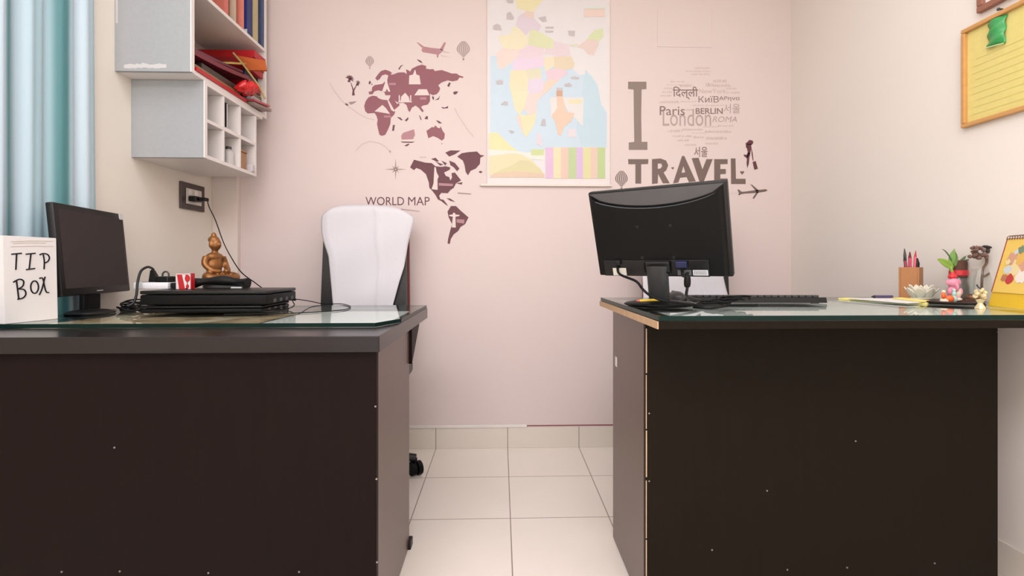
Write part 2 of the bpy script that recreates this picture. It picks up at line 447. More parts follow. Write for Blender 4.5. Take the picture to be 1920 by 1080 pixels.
MB().box((XL, 2.0565, 1.3955), (XL+.005, 2.4585, 1.6725)).build('back_panel', M_white, ls)

# contents of the pigeonholes
tag(MB().box((-1.40, 2.065, 1.3955), (-1.20, 2.15, 1.399)).build('card_stack', M_paper), 'thin white card lying in the near lower pigeonhole', 'card')
tag(MB().box((-1.40, 2.07, 1.5415), (-1.20, 2.17, 1.546)).build('card_stack', M_paper), 'thin white card lying in the near upper pigeonhole', 'card')
o = thing('notebook', 'thin black notebook standing in the middle upper pigeonhole', 'notebook', (-1.25, 2.2, 1.5415))
MB().box((-1.30, 2.212, 1.549), (-1.186, 2.2165, 1.655), .001).build('cover', M_black, o)
MB().box((-1.30, 2.2167, 1.549), (-1.188, 2.227, 1.652), .001).build('page_block', M_paper, o)
tag(MB().box((-1.40, 2.195, 1.5415), (-1.188, 2.31, 1.548), .001).build('paper_stack', M_paper), 'paper stack lying under the black notebook in the pigeonhole', 'paper')
tag(MB().box((-1.40, 2.335, 1.5415), (-1.19, 2.445, 1.549), .001).build('paper_stack', M_paper), 'paper stack lying in the far upper pigeonhole', 'paper')
def bottle(x, y, z, r, h, m, label, capm):
    t = thing('bottle', label, 'bottle', (x, y, z))
    MB().lathe([(0, 0), (r, 0), (r, h*.72), (r*.5, h*.84), (r*.5, h*.86), (0, h*.86)], (x, y, z)).build('body', m, t, smooth=True)
    MB().cyl((x, y, z+h*.861), (x, y, z+h), r*.55).build('cap', capm, t, smooth=True)
bottle(-1.225, 2.222, 1.3955, .022, .088, mat('grey_bottle', (150, 150, 154), .4), 'grey bottle nearer of the two in the middle lower pigeonhole', M_char)
bottle(-1.215, 2.285, 1.3955, .022, .085, mat('white_bottle', (206, 200, 196), .4), 'whitish bottle farther of the two in the middle lower pigeonhole', M_char)
o = thing('cardboard_box', 'small brown cardboard box in the far lower pigeonhole', 'box', (-1.27, 2.38, 1.3955))
mC = mat('cardboard', (176, 134, 102), .8)
MB().box((-1.34, 2.335, 1.3955), (-1.20, 2.415, 1.478), .002).build('carton', mC, o)
MB().box((-1.345, 2.333, 1.4782), (-1.195, 2.417, 1.486), .001).build('lid', mC, o)
tag(MB().box((-1.40, 2.42, 1.3955), (-1.176, 2.445, 1.43), .003).build('plastic_case', mat('pale_case', (206, 200, 204), .4)), 'small pale plastic case beside the cardboard box', 'case')

# books standing above
def book(y0, y1, xfr, h, rgb, label, cover=None, lean=0):
    t = thing('book', label, 'book', (xfr-.08, (y0+y1)/2, 2.0362), group='books standing on the upper shelf')
    z0 = 2.0362; xb = max(xfr-.19, XL+.008)
    m = mat('book_'+str(rgb), rgb, .45, .5, var=.1)
    mb = MB()
    mb.box((xb, y0, z0), (xfr, y0+.002, z0+h)).box((xb, y1-.002, z0), (xfr, y1, z0+h)).box((xfr-.002, y0+.002, z0), (xfr, y1-.002, z0+h))
    mb.build('cover', m, t)
    MB().box((xb+.002, y0+.0022, z0+.004), (xfr-.0022, y1-.0022, z0+h-.004)).build('page_block', M_paper, t)
    if cover:
        mb = MB(); 
        for i, (c, rect) in enumerate(cover):
            mb.mi = i; xx0, zz0, xx1, zz1 = rect
            mb.box((xb+(xfr-xb)*xx0, y0-.0006-.0001*i, z0+h*zz0), (xb+(xfr-xb)*xx1, y0-.0001, z0+h*zz1))
        mb.build('cover_print', [mat('print_'+str(c), c, .4) for c, _ in cover], t)
book(2.532, 2.559, -1.186, .28, (62, 76, 112), 'dark blue book, farthest of the row on the upper shelf')
book(2.512, 2.530, -1.20, .27, (128, 128, 74), 'thin olive green book beside the dark blue book')
book(2.475, 2.509, -1.192, .285, (196, 178, 134), 'thick cream book between the olive and the colourful book')
book(2.42, 2.47, -1.20, .28, (40, 52, 112), 'book with colourful blue and red cover on the upper shelf',
     [((48, 58, 128), (.2, 0, 1, 1)), ((150, 60, 48), (.2, .3, .7, .62)), ((70, 150, 160), (.45, .1, .8, .24)), ((226, 222, 220), (.7, .02, 1, .12)), ((200, 80, 50), (.25, .7, .9, .95)), ((228, 220, 210), (.6, .42, .75, .52))])
book(2.385, 2.40, -1.205, .25, (232, 140, 122), 'thin salmon pink book on the upper shelf')
book(2.345, 2.38, -1.23, .26, (150, 52, 40), 'brick red book beside the salmon pink book')
book(2.325, 2.34, -1.21, .25, (206, 186, 158), 'thin beige book between two red books')
book(2.29, 2.32, -1.23, .24, (120, 38, 36), 'dark red book standing beside the thin beige book')
book(2.25, 2.285, -1.215, .25, (216, 120, 104), 'coral red book, nearest of the row on the upper shelf')

# heap lying in the lower compartment
def slab(name, cat, label, y0, y1, z0, z1, xa_, xb_, th, rgb, dx=0, sag=0, pages=None):
    mb = MB(); n = 10
    def pt(i, x, up):
        t = i/n; y = y0+(y1-y0)*t
        z = z0+(z1-z0)*t - sag*math.sin(PI*t) + up
        return Vector((x+dx*t, y, z))
    for x0_, x1_ in ((xa_, xb_),):
        rows = [[mb.bm.verts.new(pt(i, x, u)) for x, u in ((x0_, 0), (x1_, 0), (x1_, th), (x0_, th))] for i in range(n+1)]
        for a, b in zip(rows, rows[1:]):
            for k in range(4): mb.bm.faces.new((a[k], a[(k+1) % 4], b[(k+1) % 4], b[k]))
        mb.bm.faces.new(rows[0]); mb.bm.faces.new(rows[-1][::-1])
    o = mb.build(name, mat('heap_'+str(rgb), rgb, .4, .5, var=.12), smooth=30)
    tag(o, label, cat, 'folders and magazines heaped on the shelf'); return o
slab('file_folder', 'folder', 'red file folder, lowest of the heap along the shelf edge', 1.985, 2.37, 1.7055, 1.7055, -1.44, -1.176, .014, (188, 34, 40))
slab('magazine', 'magazine', 'tan magazine lying on the lowest red folder', 1.99, 2.33, 1.720, 1.722, -1.43, -1.186, .013, (140, 112, 74))
slab('magazine', 'magazine', 'dark brown magazine in the middle of the heap', 2.04, 2.40, 1.7355, 1.741, -1.43, -1.190, .022, (52, 42, 34))
slab('magazine', 'magazine', 'maroon magazine sloping up towards the back of the heap', 1.98, 2.40, 1.765, 1.822, -1.43, -1.182, .018, (118, 34, 48), sag=.006)
slab('magazine', 'magazine', 'purple magazine lying above the maroon magazine', 1.98, 2.36, 1.785, 1.840, -1.43, -1.190, .010, (96, 40, 58), sag=.004)
slab('magazine', 'magazine', 'olive magazine under the red folders at the far end', 2.43, 2.55, 1.760, 1.760, -1.43, -1.195, .03, (108, 92, 52))
slab('file_folder', 'folder', 'dark red folder near the middle of the far pile', 2.43, 2.555, 1.800, 1.800, -1.43, -1.20, .045, (150, 26, 34))
slab('book', 'book', 'navy blue book in the upper middle of the heap', 2.425, 2.555, 1.847, 1.847, -1.44, -1.215, .034, (38, 42, 66))
slab('file_folder', 'folder', 'bright red folder lying on the navy book', 2.435, 2.556, 1.883, 1.883, -1.44, -1.19, .03, (176, 26, 34))
slab('file_folder', 'folder', 'dull red folder second from the top of the far pile', 2.44, 2.557, 1.915, 1.915, -1.44, -1.185, .03, (150, 34, 36))
slab('file_folder', 'folder', 'topmost red folder just under the upper shelf board', 2.445, 2.558, 1.947, 1.947, -1.45, -1.178, .034, (186, 30, 38))
slab('magazine', 'magazine', 'yellowish magazine leaning on the heap beside the maroon one', 2.27, 2.42, 1.845, 1.90, -1.38, -1.20, .009, (190, 160, 92))
slab('paper_bundle', 'paper bundle', 'grey white paper bundle poking out of the heap', 2.405, 2.50, 1.732, 1.732, -1.34, -1.175, .026, (178, 172, 172))
Q_ = [atY(446, 107, 2.425), atY(498, 116, 2.40), atY(501, 134, 2.40), atY(462, 134, 2.425)]
o = MB().prism(Q_, (.004, -.012, .002)).build('envelope', mat('orange_paper', (204, 104, 52), .6))
tag(o, 'orange envelope poking out at the far end of the heap', 'envelope')
mb = MB()
mb.tube([atY(437, 99, 2.36), atY(455, 120, 2.37), atY(470, 140, 2.375), atY(486, 163, 2.375), atY(497, 185, 2.37)], .0045, 8)
o = mb.build('magazine', mat('yellow_edge', (172, 150, 92), .5), smooth=True)
tag(o, 'rolled yellow magazine hanging out of the heap', 'magazine')
slab('magazine', 'magazine', 'grey magazine drooping out at the lower far end', 2.39, 2.53, 1.7055, 1.712, -1.40, -1.155, .012, (150, 130, 120), dx=.02)
slab('magazine', 'magazine', 'pinkish magazine lying on the drooping grey magazine', 2.385, 2.50, 1.7195, 1.726, -1.40, -1.150, .009, (186, 90, 98), dx=.02)
mb = MB(); mb.ball((-1.148, 2.312, 1.75), (.034, .055, .026), sub=4)
for v in mb.bm.verts:
    p = v.co; k = .012*math.sin(p.y*190+p.z*60)+.009*math.sin(p.x*260+p.z*170)
    v.co = p+Vector((.6, .3, .6))*k
    v.co.z = max(v.co.z, 1.728)
tag(mb.build('plastic_bag', mat('shiny_red_plastic', (204, 34, 36), .2, .6), smooth=True), 'crumpled shiny red plastic bag hanging over the shelf edge', 'bag')

# ------------------------------------------------------------------ left desk things
# tip box
pa, pb = atZ(8, 608, TL_), atZ(109, 597.8, TL_)
dirv = (pb-pa); dirv.z = 0; dirv.normalize(); nrm = Vector((dirv.y, -dirv.x, 0))
tb = thing('tip_box', 'white paper box with handwritten words at the left end of the desk', 'box', (pa+pb)/2)
hh = .242; lean = -nrm*.006
mb = MB(); back = -nrm*.042
lo = [pa, pb, pb+back, pa+back]; hi = [q+Vector((0, 0, hh))+lean for q in lo]
mb.hexa(lo, hi); bmesh.ops.bevel(mb.bm, geom=list(mb.bm.edges), offset=.0012, segments=2, affect='EDGES')
mb.build('carton', M_paper, tb)
up = (Vector((0, 0, hh))+lean).normalized(); fn = dirv.cross(up); 
if fn.dot(nrm) < 0: fn = -fn
def tp(zx, zy): return atP(zx/3.858, 340+zy/3.858, pa+fn*.0006, fn)
strokes = [[(82, 527), (156, 520)], [(120, 524), (114, 640)], [(186, 527), (256, 520)], [(224, 523), (211, 635)], [(188, 639), (252, 630)],
           [(312, 528), (320, 580), (318, 636)], [(286, 532), (312, 522), (345, 530), (357, 555), (345, 580), (318, 592)],
           [(118, 716), (128, 790), (135, 850)], [(95, 730), (140, 708), (170, 722), (164, 758), (132, 778)], [(132, 778), (174, 784), (187, 815), (166, 843), (126, 853)],
           [(250+28*math.cos(t*PI/6+.6), 765+45*math.sin(t*PI/6+.6)) for t in range(13)], [(284, 702), (308, 702), (322, 760), (335, 800), (355, 804)], [(326, 690), (303, 780), (284, 822)]]
mb = MB()
for s_ in strokes: mb.tube([tp(*q) for q in s_], .0019, 6, 5)
mb.build('handwriting', M_ink, tb)['label'] = 'words TIP BOX in black marker'
mb = MB()
for yy, xx0, xx1 in ((432, 75, 380), (446, 90, 330), (470, 80, 385)):
    mb.tube([tp(xx0, yy+2), tp((xx0+xx1)/2, yy-2), tp(xx1, yy)], .0008, 5, 4)
mb.build('tape_crease', mat('tape', (206, 190, 172), .3), tb)

# left monitor
def monitor_panel(root, w, h, back=False): pass
ml = thing('monitor', 'black monitor facing right beside the tip box', 'monitor', (-1.36, 1.76, TL_))
yaw, t = 1.7574, -.0876
u_ = Vector((math.cos(yaw), math.sin(yaw), 0)); n_ = Vector((math.sin(yaw), -math.cos(yaw), 0)); v_ = Vector((0, 0, math.cos(t)))+n_*math.sin(t)
ctr = Vector((-1.3741, 1.7516, .9991)); nn = u_.cross(v_).normalized()
if nn.dot(n_) < 0: nn = -nn
ML = Matrix((u_.to_4d(), v_.to_4d(), nn.to_4d(), (0, 0, 0, 1))).transposed(); ML.translation = ctr
ML = Matrix([[u_.x, v_.x, nn.x, ctr.x], [u_.y, v_.y, nn.y, ctr.y], [u_.z, v_.z, nn.z, ctr.z], [0, 0, 0, 1]])
w, h = .385, .289
mb = MB(); mb.box((-w/2, -h/2, -.022), (w/2, h/2, 0), .004, ML)
mb.build('housing', M_black, ml, smooth=30)
MB().box((-w/2+.018, -h/2+.024, .0), (w/2-.016, h/2-.018, .0012), .0004, ML).build('screen', M_screen, ml)
mb = MB()
for sx in range(6): mb.box((-.018+sx*.006, -h/2+.009, .0005), (-.0145+sx*.006, -h/2+.0125, .0014), 0, ML)
mb.build('badge', mat('pale_badge', (170, 166, 166), .4), ml)
MB().box((w/2-.03, h/2-.022, .0002), (w/2-.004, h/2+.001, .0022), .0004, ML @ Matrix.Rotation(.0, 4, 'Z')).build('tape', M_paper, ml)['label'] = 'scrap of white tape'
c2 = ctr-v_*(h/2)
neck = Vector((c2.x-.032, c2.y, TL_))
MB().box((neck.x-.012, neck.y-.035, TL_+.010), (neck.x+.008, neck.y+.035, c2.z+.05), .005).build('neck', M_black, ml)
mb = MB(); mb.ball((neck.x+.035, neck.y-.045, TL_+.004), (.065, .072, .012), sub=3)
for v in mb.bm.verts: v.co.z = max(v.co.z, TL_+.0003)
mb.build('base', M_black, ml, smooth=True)
# crumpled paper under left monitor
q = [atZ(112, 586, TL_), atZ(176, 580, TL_), atZ(222, 571, TL_), atZ(200, 567, TL_), atZ(150, 575, TL_)]

# two laptops, rotated box
def laptop(name_l, label, z0, th_b, th_l, cx, cy, w_, d_, rz):
    t = thing('laptop', label, 'laptop', (cx, cy, z0), (0, 0, rz), 'closed laptops stacked on the left desk')
    chs = MB().box((-w_/2, -d_/2, .003), (w_/2, d_/2, th_b), .006, seg=3).build('chassis', M_black2, t, local=True, smooth=30)
    MB().box((-w_/2, -d_/2, th_b+.0015), (w_/2, d_/2, th_b+th_l), .004, seg=3).build('lid', M_black, t, local=True, smooth=30)
    MB().cyl((-w_*.38, d_/2+.002, th_b), (w_*.38, d_/2+.002, th_b), .006).build('hinge', M_char, t, local=True, smooth=True)
    for sx in (-1, 1):
        for sy in (-1, 1): MB().cyl((sx*w_*.4, sy*d_*.38, 0), (sx*w_*.4, sy*d_*.38, .0035), .008).build('rubber_foot', M_black, chs, local=True)
    for k in range(4): MB().box((w_/2-.0005, -d_*.3+k*.05, .008), (w_/2+.0008, -d_*.3+k*.05+.022, .008+min(.012, th_b*.4))).build('port', M_char, chs, local=True)
    return t
P0 = atZ(272, 587, TL_)
laptop('l', 'black closed laptop, lower of the two stacked on the left desk', TL_, .017, .009, -.995, 1.815, .39, .24, R(2))
laptop('l', 'thick black closed laptop, upper of the two, carrying the power strip', TL_+.0262, .037, .013, -.985, 1.82, .41, .25, R(1))
ZT = TL_+.0262+.0502
# power strip and plugs on laptop
o = thing('power_strip', 'white power strip lying on the upper laptop under the black plug', 'power strip', (-1.12, 1.85, ZT))
pc = atZ(288, 541, ZT)
def onlap(u, d): r = ray(u, 500); return Vector((r.x*d, r.y*d, ZT))
q = onlap(285, 1.80)
o.location = q
MB().box((q.x-.045, q.y-.03, ZT), (q.x+.075, q.y+.03, ZT+.024), .004).build('housing', mat('white_plastic', (228, 226, 228), .35), o, smooth=30)
for k in range(2): MB().cyl((q.x-.02+k*.05, q.y, ZT+.024), (q.x-.02+k*.05, q.y, ZT+.0248), .012).build('socket', M_char, o)
def onD(u, v, d):
    r = ray(u, v); return C0+r*d
pl = thing('cable', 'black plug and cord arching from the power strip to the coiled cables', 'cord', q+Vector((-.02, 0, .025)))
c0 = onD(291, 528, 1.80)
mb = MB(); mb.hexa([c0+Vector((-.016, -.014, -.001)), c0+Vector((.016, -.014, -.001)), c0+Vector((.016, .014, -.001)), c0+Vector((-.016, .014, -.001))],
                   [c0+Vector((-.014, -.007, .042)), c0+Vector((-.004, -.007, .042)), c0+Vector((-.004, .007, .042)), c0+Vector((-.014, .007, .042))])
bmesh.ops.bevel(mb.bm, geom=list(mb.bm.edges), offset=.002, segments=2, affect='EDGES')
mb.build('plug', M_black, pl)
MB().tube([onD(288, 506, 1.80), onD(283, 502, 1.80), onD(275, 501, 1.79), onD(264, 509, 1.77), onD(258, 530, 1.75), onD(256, 552, 1.74), onD(250, 568, 1.73), onD(240, 573, 1.72)], .0042, 8).build('cable', M_black, pl, smooth=True)
q = onlap(311, 1.80)
o = thing('adapter', 'black cube power adapter with a small loop beside the white strip', 'adapter', q)
MB().box((q.x-.022, q.y-.022, ZT+.0), (q.x+.022, q.y+.022, ZT+.045), .004).build('body', M_black, o)
MB().tube([(q.x-.012, q.y, ZT+.044), (q.x-.010, q.y, ZT+.056), (q.x, q.y, ZT+.062), (q.x+.009, q.y, ZT+.056), (q.x+.010, q.y, ZT+.044)], .003, 8).build('loop', M_char, o, smooth=True)
MB().box((q.x+.0225, q.y-.015, ZT+.004), (q.x+.05, q.y+.015, ZT+.022), .003).build('plug', M_black, o)
# red and white carton
q = onlap(348, 1.78)
o = thing('carton', 'small red and white carton standing on the upper laptop', 'box', q)
MB().box((q.x-.0255, q.y-.012, ZT), (q.x+.0255, q.y+.012, ZT+.056), .001).build('carton', M_red, o)
mb = MB(); yy = q.y-.0124
def rw(a, b): return Vector((q.x-.0255+a*.051, yy, ZT+b*.056))
mb.poly([[rw(.02, .99), rw(.98, .99), rw(.98, .93), rw(.02, .93)]])
mb.poly([[rw(.40, .95), rw(.62, .95), rw(.80, .02), rw(.62, .02)]])
mb.poly([[rw(.62, .02), rw(.98, .02), rw(.98, .95), rw(.80, .95), rw(.80, .3)]])
mb.poly([[rw(.0, .95), rw(.06, .95), rw(.2, .02), rw(.0, .02)]])
mb.build('printed_band', M_paper, o)
mb = MB()
for cz, r in ((.68, .30), (.18, .18)):
    mb.poly([[rw(.78+r*.62*math.cos(a*PI/8), cz+r*.75*math.sin(a*PI/8))+Vector((0, -.0003, 0)) for a in range(16)]])
mb.build('printed_emblem', M_red, o)
# curved black handset behind
o = thing('desk_phone', 'black and grey desk telephone lying on the upper laptop behind the carton', 'telephone', onlap(420, 1.84))
a0, a1 = onlap(365, 1.82)+Vector((0, 0, .004)), onlap(470, 1.83)+Vector((0, 0, .010))
mb = MB()
mb.tube([a0+Vector((0, 0, .016)), a0.lerp(a1, .2)+Vector((0, 0, .021)), a0.lerp(a1, .5)+Vector((0, .0, .022)), a0.lerp(a1, .8)+Vector((0, -.01, .015)), a1+Vector((0, -.02, .011))], lambda s: .012+.006*math.cos(s*2*PI)**2, 12)
mb.build('handset', M_black, o, smooth=True)
mb = MB(); cc = onlap(425, 1.87); mb.ball(cc+Vector((0, 0, .006)), (.085, .05, .026), sub=3)
for v in mb.bm.verts: v.co.z = max(v.co.z, ZT+.0012)
mb.build('base', M_char, o, smooth=True)
MB().box(onlap(432, 1.80)+Vector((0, 0, .001)), onlap(452, 1.80)+Vector((0, .012, .007)), .002).build('display', mat('pale_display', (190, 190, 190), .3), o)

# golden seated statue
sc = onD(401, 500, 1.97)
st = thing('statuette', 'small golden seated statuette with raised hair in the desk corner', 'statue', (sc.x, sc.y+.005, TL_), (0, 0, R(70)))
gold = mat('antique_gold', (142, 94, 50), .38, .5, .55, var=.25, scale=40)
bz = .095
mb = MB()
mb.ball((0, 0, bz+.068), (.031, .024, .046)).ball((0, 0, bz+.098), (.038, .022, .02)).cyl((0, 0, bz+.11), (0, -.002, bz+.13), .011)
mb.ball((0, -.004, bz+.148), (.021, .023, .027)).ball((0, .004, bz+.166), (.021, .022, .016)).ball((0, .004, bz+.184), (.010, .010, .012))
for s_ in (-1, 1):
    mb.ball((s_*.022, -.002, bz+.146), (.005, .006, .014))
    mb.tube([(s_*.036, 0, bz+.10), (s_*.046, -.004, bz+.07), (s_*.034, -.03, bz+.045), (s_*.010, -.042, bz+.042)], lambda k: .013-.004*k, 10)
    mb.tube([(s_*.018, 0, bz+.024), (s_*.058, -.03, bz+.022), (s_*.05, -.05, bz+.016), (s_*.0, -.055, bz+.016), (-s_*.03, -.045, bz+.018)], lambda k: .020-.009*k, 10)
mb.ball((0, -.02, bz+.014), (.06, .045, .014)).ball((0, -.026, bz+.146), (.004, .006, .006))
o = mb.build('figure', gold, st, local=True); remesh(o, .0035, 4)
mb = MB()
prof = [(0, 0), (.045, 0), (.047, .012), (.040, .03), (.038, .06), (.044, .085), (.046, .1), (0, .1)]
mb.lathe(prof, seg=28); 
for v in mb.bm.verts: v.co.y = v.co.y*.8-.012
mb.build('pedestal', mat('pale_gold', (196, 158, 96), .4, .5, .6, var=.2), st, local=True, smooth=True)

# wall socket
s0, s1 = atX(335.5, 338, XL), atX(380, 395, XL)
so = thing('wall_socket', 'dark framed switch and socket plate on the left wall under the shelf', 'socket', (XL, (s0.y+s1.y)/2, 1.22))
zb_, zt_ = 1.212, 1.336
MB().box((XL, s0.y, zb_), (XL+.010, s1.y, zt_), .002).build('frame', mat('dark_brown_plate', (74, 62, 58), .4), so)
MB().box((XL+.0102, s0.y+.035, zb_+.026), (XL+.013, s1.y-.03, zt_-.026), .001).build('insert', mat('light_module', (216, 208, 200), .4), so)
for k in range(2):
    y = s0.y+.05+k*.045
    MB().box((XL+.0132, y, zt_-.058), (XL+.017, y+.022, zt_-.032), .001).build('switch', M_white, so)
pg = thing('charger_cord', 'black charger plugged into the wall socket with thin cord running down', 'cord', (XL+.02, s0.y+.06, 1.26))
zc = 1.262
MB().box((XL+.0135, s0.y+.045, zc-.012), (XL+.05, s0.y+.10, zc+.012), .004).build('plug', M_black, pg)
MB().box((XL+.0502, s0.y+.062, zc-.009), (XL+.085, s0.y+.09, zc+.007), .004).build('strain_relief', M_black, pg)
MB().tube([(XL+.083, s0.y+.077, zc), atX(392, 388, -1.34), atX(404, 413, -1.30), atX(418, 452, -1.24), atX(432, 480, -1.15), atX(452, 510, -1.02), onD(478, 530, 2.0), onD(493, 541, 1.97), onD(508, 549.0, 1.97)], .0022, 8).build('cable', M_black2, pg, smooth=True)

# coil of cables left of laptops
cb = thing('cable_coil', 'tangled loops of black cable left of the stacked laptops', 'cables', atZ(238, 584, TL_))
cc = atZ(250, 582, TL_)+Vector((.035, -.01, .003))
for k in range(4):
    mb = MB(); pts = []
    ox, oy = random.uniform(-.02, .03), random.uniform(-.03, .03)
    for i in range(15):
        a = i/14*2*PI*1.08+k
        pts.append((cc.x+ox+(.040+.008*k)*math.cos(a), cc.y+oy+(.035+.005*k)*math.sin(a), TL_+.0105+.007*k+.006*math.sin(a*2+k)))
    mb.tube(pts, .0028, 7, 4).build('loop', M_black2, cb, smooth=True)
MB().tube([atZ(240, 585, TL_)+Vector((0, 0, .008)), atZ(246, 576, TL_)+Vector((0, 0, .01)), atZ(255, 572, TL_)+Vector((0, 0, .014)), atZ(262, 580, TL_)+Vector((0, 0, .006))], .004, 8).build('cable', M_black, cb, smooth=True)
mb = MB(); q = atZ(240, 584, TL_); mb.box(q+Vector((-.016, -.02, 0)), q+Vector((.016, .02, .018)), .004).build('connector', M_black, cb)
# thin cord to right
cb = thing('thin_cord', 'thin black cord running from the laptops to the right across the glass', 'cord', atZ(560, 575, TL_))
zz = Vector((0, 0, .0025))
MB().tube([atZ(548, 576, TL_)+Vector((-.01, 0, .03)), atZ(560, 575, TL_)+Vector((0, 0, .028)), atZ(583, 570.5, TL_)+Vector((0, 0, .012)), atZ(608, 571, TL_)+zz, atZ(640, 571, TL_)+zz, atZ(657, 576, TL_)+zz, atZ(645, 582, TL_)+zz, atZ(600, 586, TL_)+zz, atZ(540, 589, TL_)+zz, atZ(480, 590, TL_)+zz, atZ(420, 591, TL_)+zz], .0018, 7).build('cable', M_black2, cb, smooth=True)
q = atZ(548, 576, TL_)
MB().cyl(q+Vector((-.02, 0, .03)), q+Vector((.014, 0, .029)), .0045).build('plug', M_black, cb)
cb = thing('earphone_cord', 'short dark cord with a clip hanging at the right end of the laptops', 'cord', atZ(540, 582, TL_))
q = atZ(538, 580, TL_)
MB().tube([q+Vector((.02, .0, .03)), q+Vector((.03, -.01, .015)), q+Vector((.012, -.02, .004)), q+Vector((-.03, -.02, .0035))], .0018, 7).build('cable', M_black2, cb, smooth=True)
MB().box(q+Vector((-.006, -.028, 0)), q+Vector((.014, -.014, .011)), .003).build('clip', M_black, cb)

# ------------------------------------------------------------------ chairs and towels
ch = thing('office_chair', 'black high-back office chair with maroon edge behind the left desk', 'chair', (-.655, 2.235, 0))
def bshape(inset=0, z0=.56, z1=1.222, wb=.212, wt=.202):
    pts = []
    for i in range(9):
        a = i/8*PI/2; pts.append((wt-.08+.08*math.cos(a)-inset, z1-.08+.08*math.sin(a)-inset))
    for i in range(9):
        a = PI/2+i/8*PI/2; pts.append((-wt+.08+.08*math.cos(a)+inset, z1-.08+.08*math.sin(a)-inset))
    for i in range(5):
        a = PI+i/4*PI/2; pts.append((-wb+.05+.05*math.cos(a)+inset, z0+.05+.05*math.sin(a)+inset))
    for i in range(5):
        a = 1.5*PI+i/4*PI/2; pts.append((wb-.05+.05*math.cos(a)-inset, z0+.05+.05*math.sin(a)+inset))
    return pts
def by(z): return .175+(z-.56)*.06
mb = MB(); pts = bshape(.004)
mb.hexa([(x, by(z)+.045, z) for x, z in pts], [(x*.985, by(z), z) for x, z in pts])
bmesh.ops.bevel(mb.bm, geom=[e for e in mb.bm.edges if abs(e.calc_face_angle(0)) > .6], offset=.012, segments=3, affect='EDGES')
mb.build('backrest', M_leather, ch, local=True, smooth=35)
mb = MB(); pts = bshape(0)
mb.hexa([(x, by(z)+.07, z) for x, z in pts], [(x, by(z)+.0455, z) for x, z in pts])
mb.build('backrest_shell', M_maroon, ch, local=True, smooth=35)
MB().box((-.235, -.24, .43), (.235, .21, .51), .03, seg=4).build('seat', M_leather, ch, local=True, smooth=True)
MB().box((-.03, .15, .40), (.03, .24, .43), .004).box((-.03, .2405, .40), (.03, .255, .66), .004).build('back_bar', M_black, ch, local=True)
MB().cyl((0, 0, .10), (0, 0, .43), .028, .022).build('gas_column', M_black, ch, local=True, smooth=True)
for k in range(5):
    a = R(13)+k*2*PI/5; e = Vector((math.cos(a), math.sin(a), 0))
    MB().tube([e*.02+Vector((0, 0, .115)), e*.15+Vector((0, 0, .10)), e*.277+Vector((0, 0, .078))], lambda s_: .026-.009*s_, 10).build('base_arm', M_black, ch, local=True, smooth=True)
    mb = MB(); c = e*.275; sd = Vector((-e.y, e.x, 0)).lerp(Vector((1, 0, 0)), .6).normalized()
    for s_ in (-1, 1):
        p = c+sd*s_*.016+Vector((0, -.004*s_, .0315))
        mb.cyl(p-sd*.010, p+sd*.010, .031, seg=20)
    mb.cyl(c+Vector((0, 0, .035)), c+Vector((0, 0, .078)), .008)
    mb.build('caster', M_black2, ch, local=True, smooth=True)
dup(ch, (.913, 2.235, 0), label='black high-back office chair hidden behind the right desk and its monitor')

def towel(name, label, chx, rows, seed, Yf):
    """rows: (pixel v, left u, right u) of the front drop; continues over the top to the back"""
    rows = sorted(rows); top = rows[0][0]; bot = rows[-1][0]
    def lr(v):
        for (v0, l0, r0), (v1, l1, r1) in zip(rows, rows[1:]):
            if v <= v1:
                t = (v-v0)/(v1-v0); return l0+(l1-l0)*t, r0+(r1-r0)*t
        return rows[-1][1:]
    mb = MB(); nu, nv = 44, 60
    def f(u, v):
        if v > .3:
            s_ = (v-.3)/.7; vv = top+(bot-top)*s_
            l, r = lr(vv); vv += (8*abs(2*u-1)**5+(5*max(0, u-.55)/.45 if seed == 1 else 0))*(1-s_)**3; Yp = 2.235+by(H+(CY-vv)*2.44/F)-.019
            p = atY(l+(r-l)*u, vv, Yp)
            cr = .006*math.exp(-((u-.60-.16*s_)/.028)**2)+.004*math.sin(u*9+seed+s_*3)*s_+.003*math.sin(s_*13+u*4+seed)
            edge = .015*max(0, abs(u-.5)*2-.86)/.14*(1-s_)
            rnd = .014*max(0, 1-s_*14)**2
            return p+Vector((0, -cr+edge+rnd, 0))
        s_ = v/.3                      # back drop up to the top
        l, r = lr(top); Yb = 2.235+by(1.24)+.098
        p = atY(l+(r-l)*u, top+8*abs(2*u-1)**5+(5*max(0, u-.55)/.45 if seed == 1 else 0), 2.235+by(1.24)-.012)
        if s_ < .8: return Vector((p.x*1.0, Yb-.006+.003*math.sin(u*14+seed), p.z-.30*(1-s_/.8)-.012))
        t = (s_-.8)/.2
        y = Yb-.006+(2.235+by(1.24)+.008-Yb+.006)*t
        return Vector((p.x, y, p.z-.012+.012*math.sin(t*PI/2)))
    mb.grid(f, nu, nv)
    o = mb.build(name, M_cloth, smooth=180)
    sd = o.modifiers.new('s', 'SOLIDIFY'); sd.thickness = .003; sd.offset = 1
    return tag(o, label, 'towel')
towel('towel', 'white towel draped over the backrest of the chair behind the left desk', -.655,
      [(384, 618, 757), (390, 608, 768), (400, 602, 776), (415, 601, 773), (436, 602, 768), (455, 607, 764), (480, 616, 760), (500, 618, 757), (530, 620, 748), (552, 622, 742), (570, 624, 737), (590, 628, 733)], 1, 2.42)
towel('towel', 'white towel on the chair behind the right desk, seen under the monitor', .913,
      [(384, 1214, 1353), (390, 1206, 1360), (405, 1204, 1362), (440, 1203, 1360), (500, 1204, 1356), (520, 1205, 1357), (555, 1206, 1365), (590, 1208, 1368)], 4, 2.42)

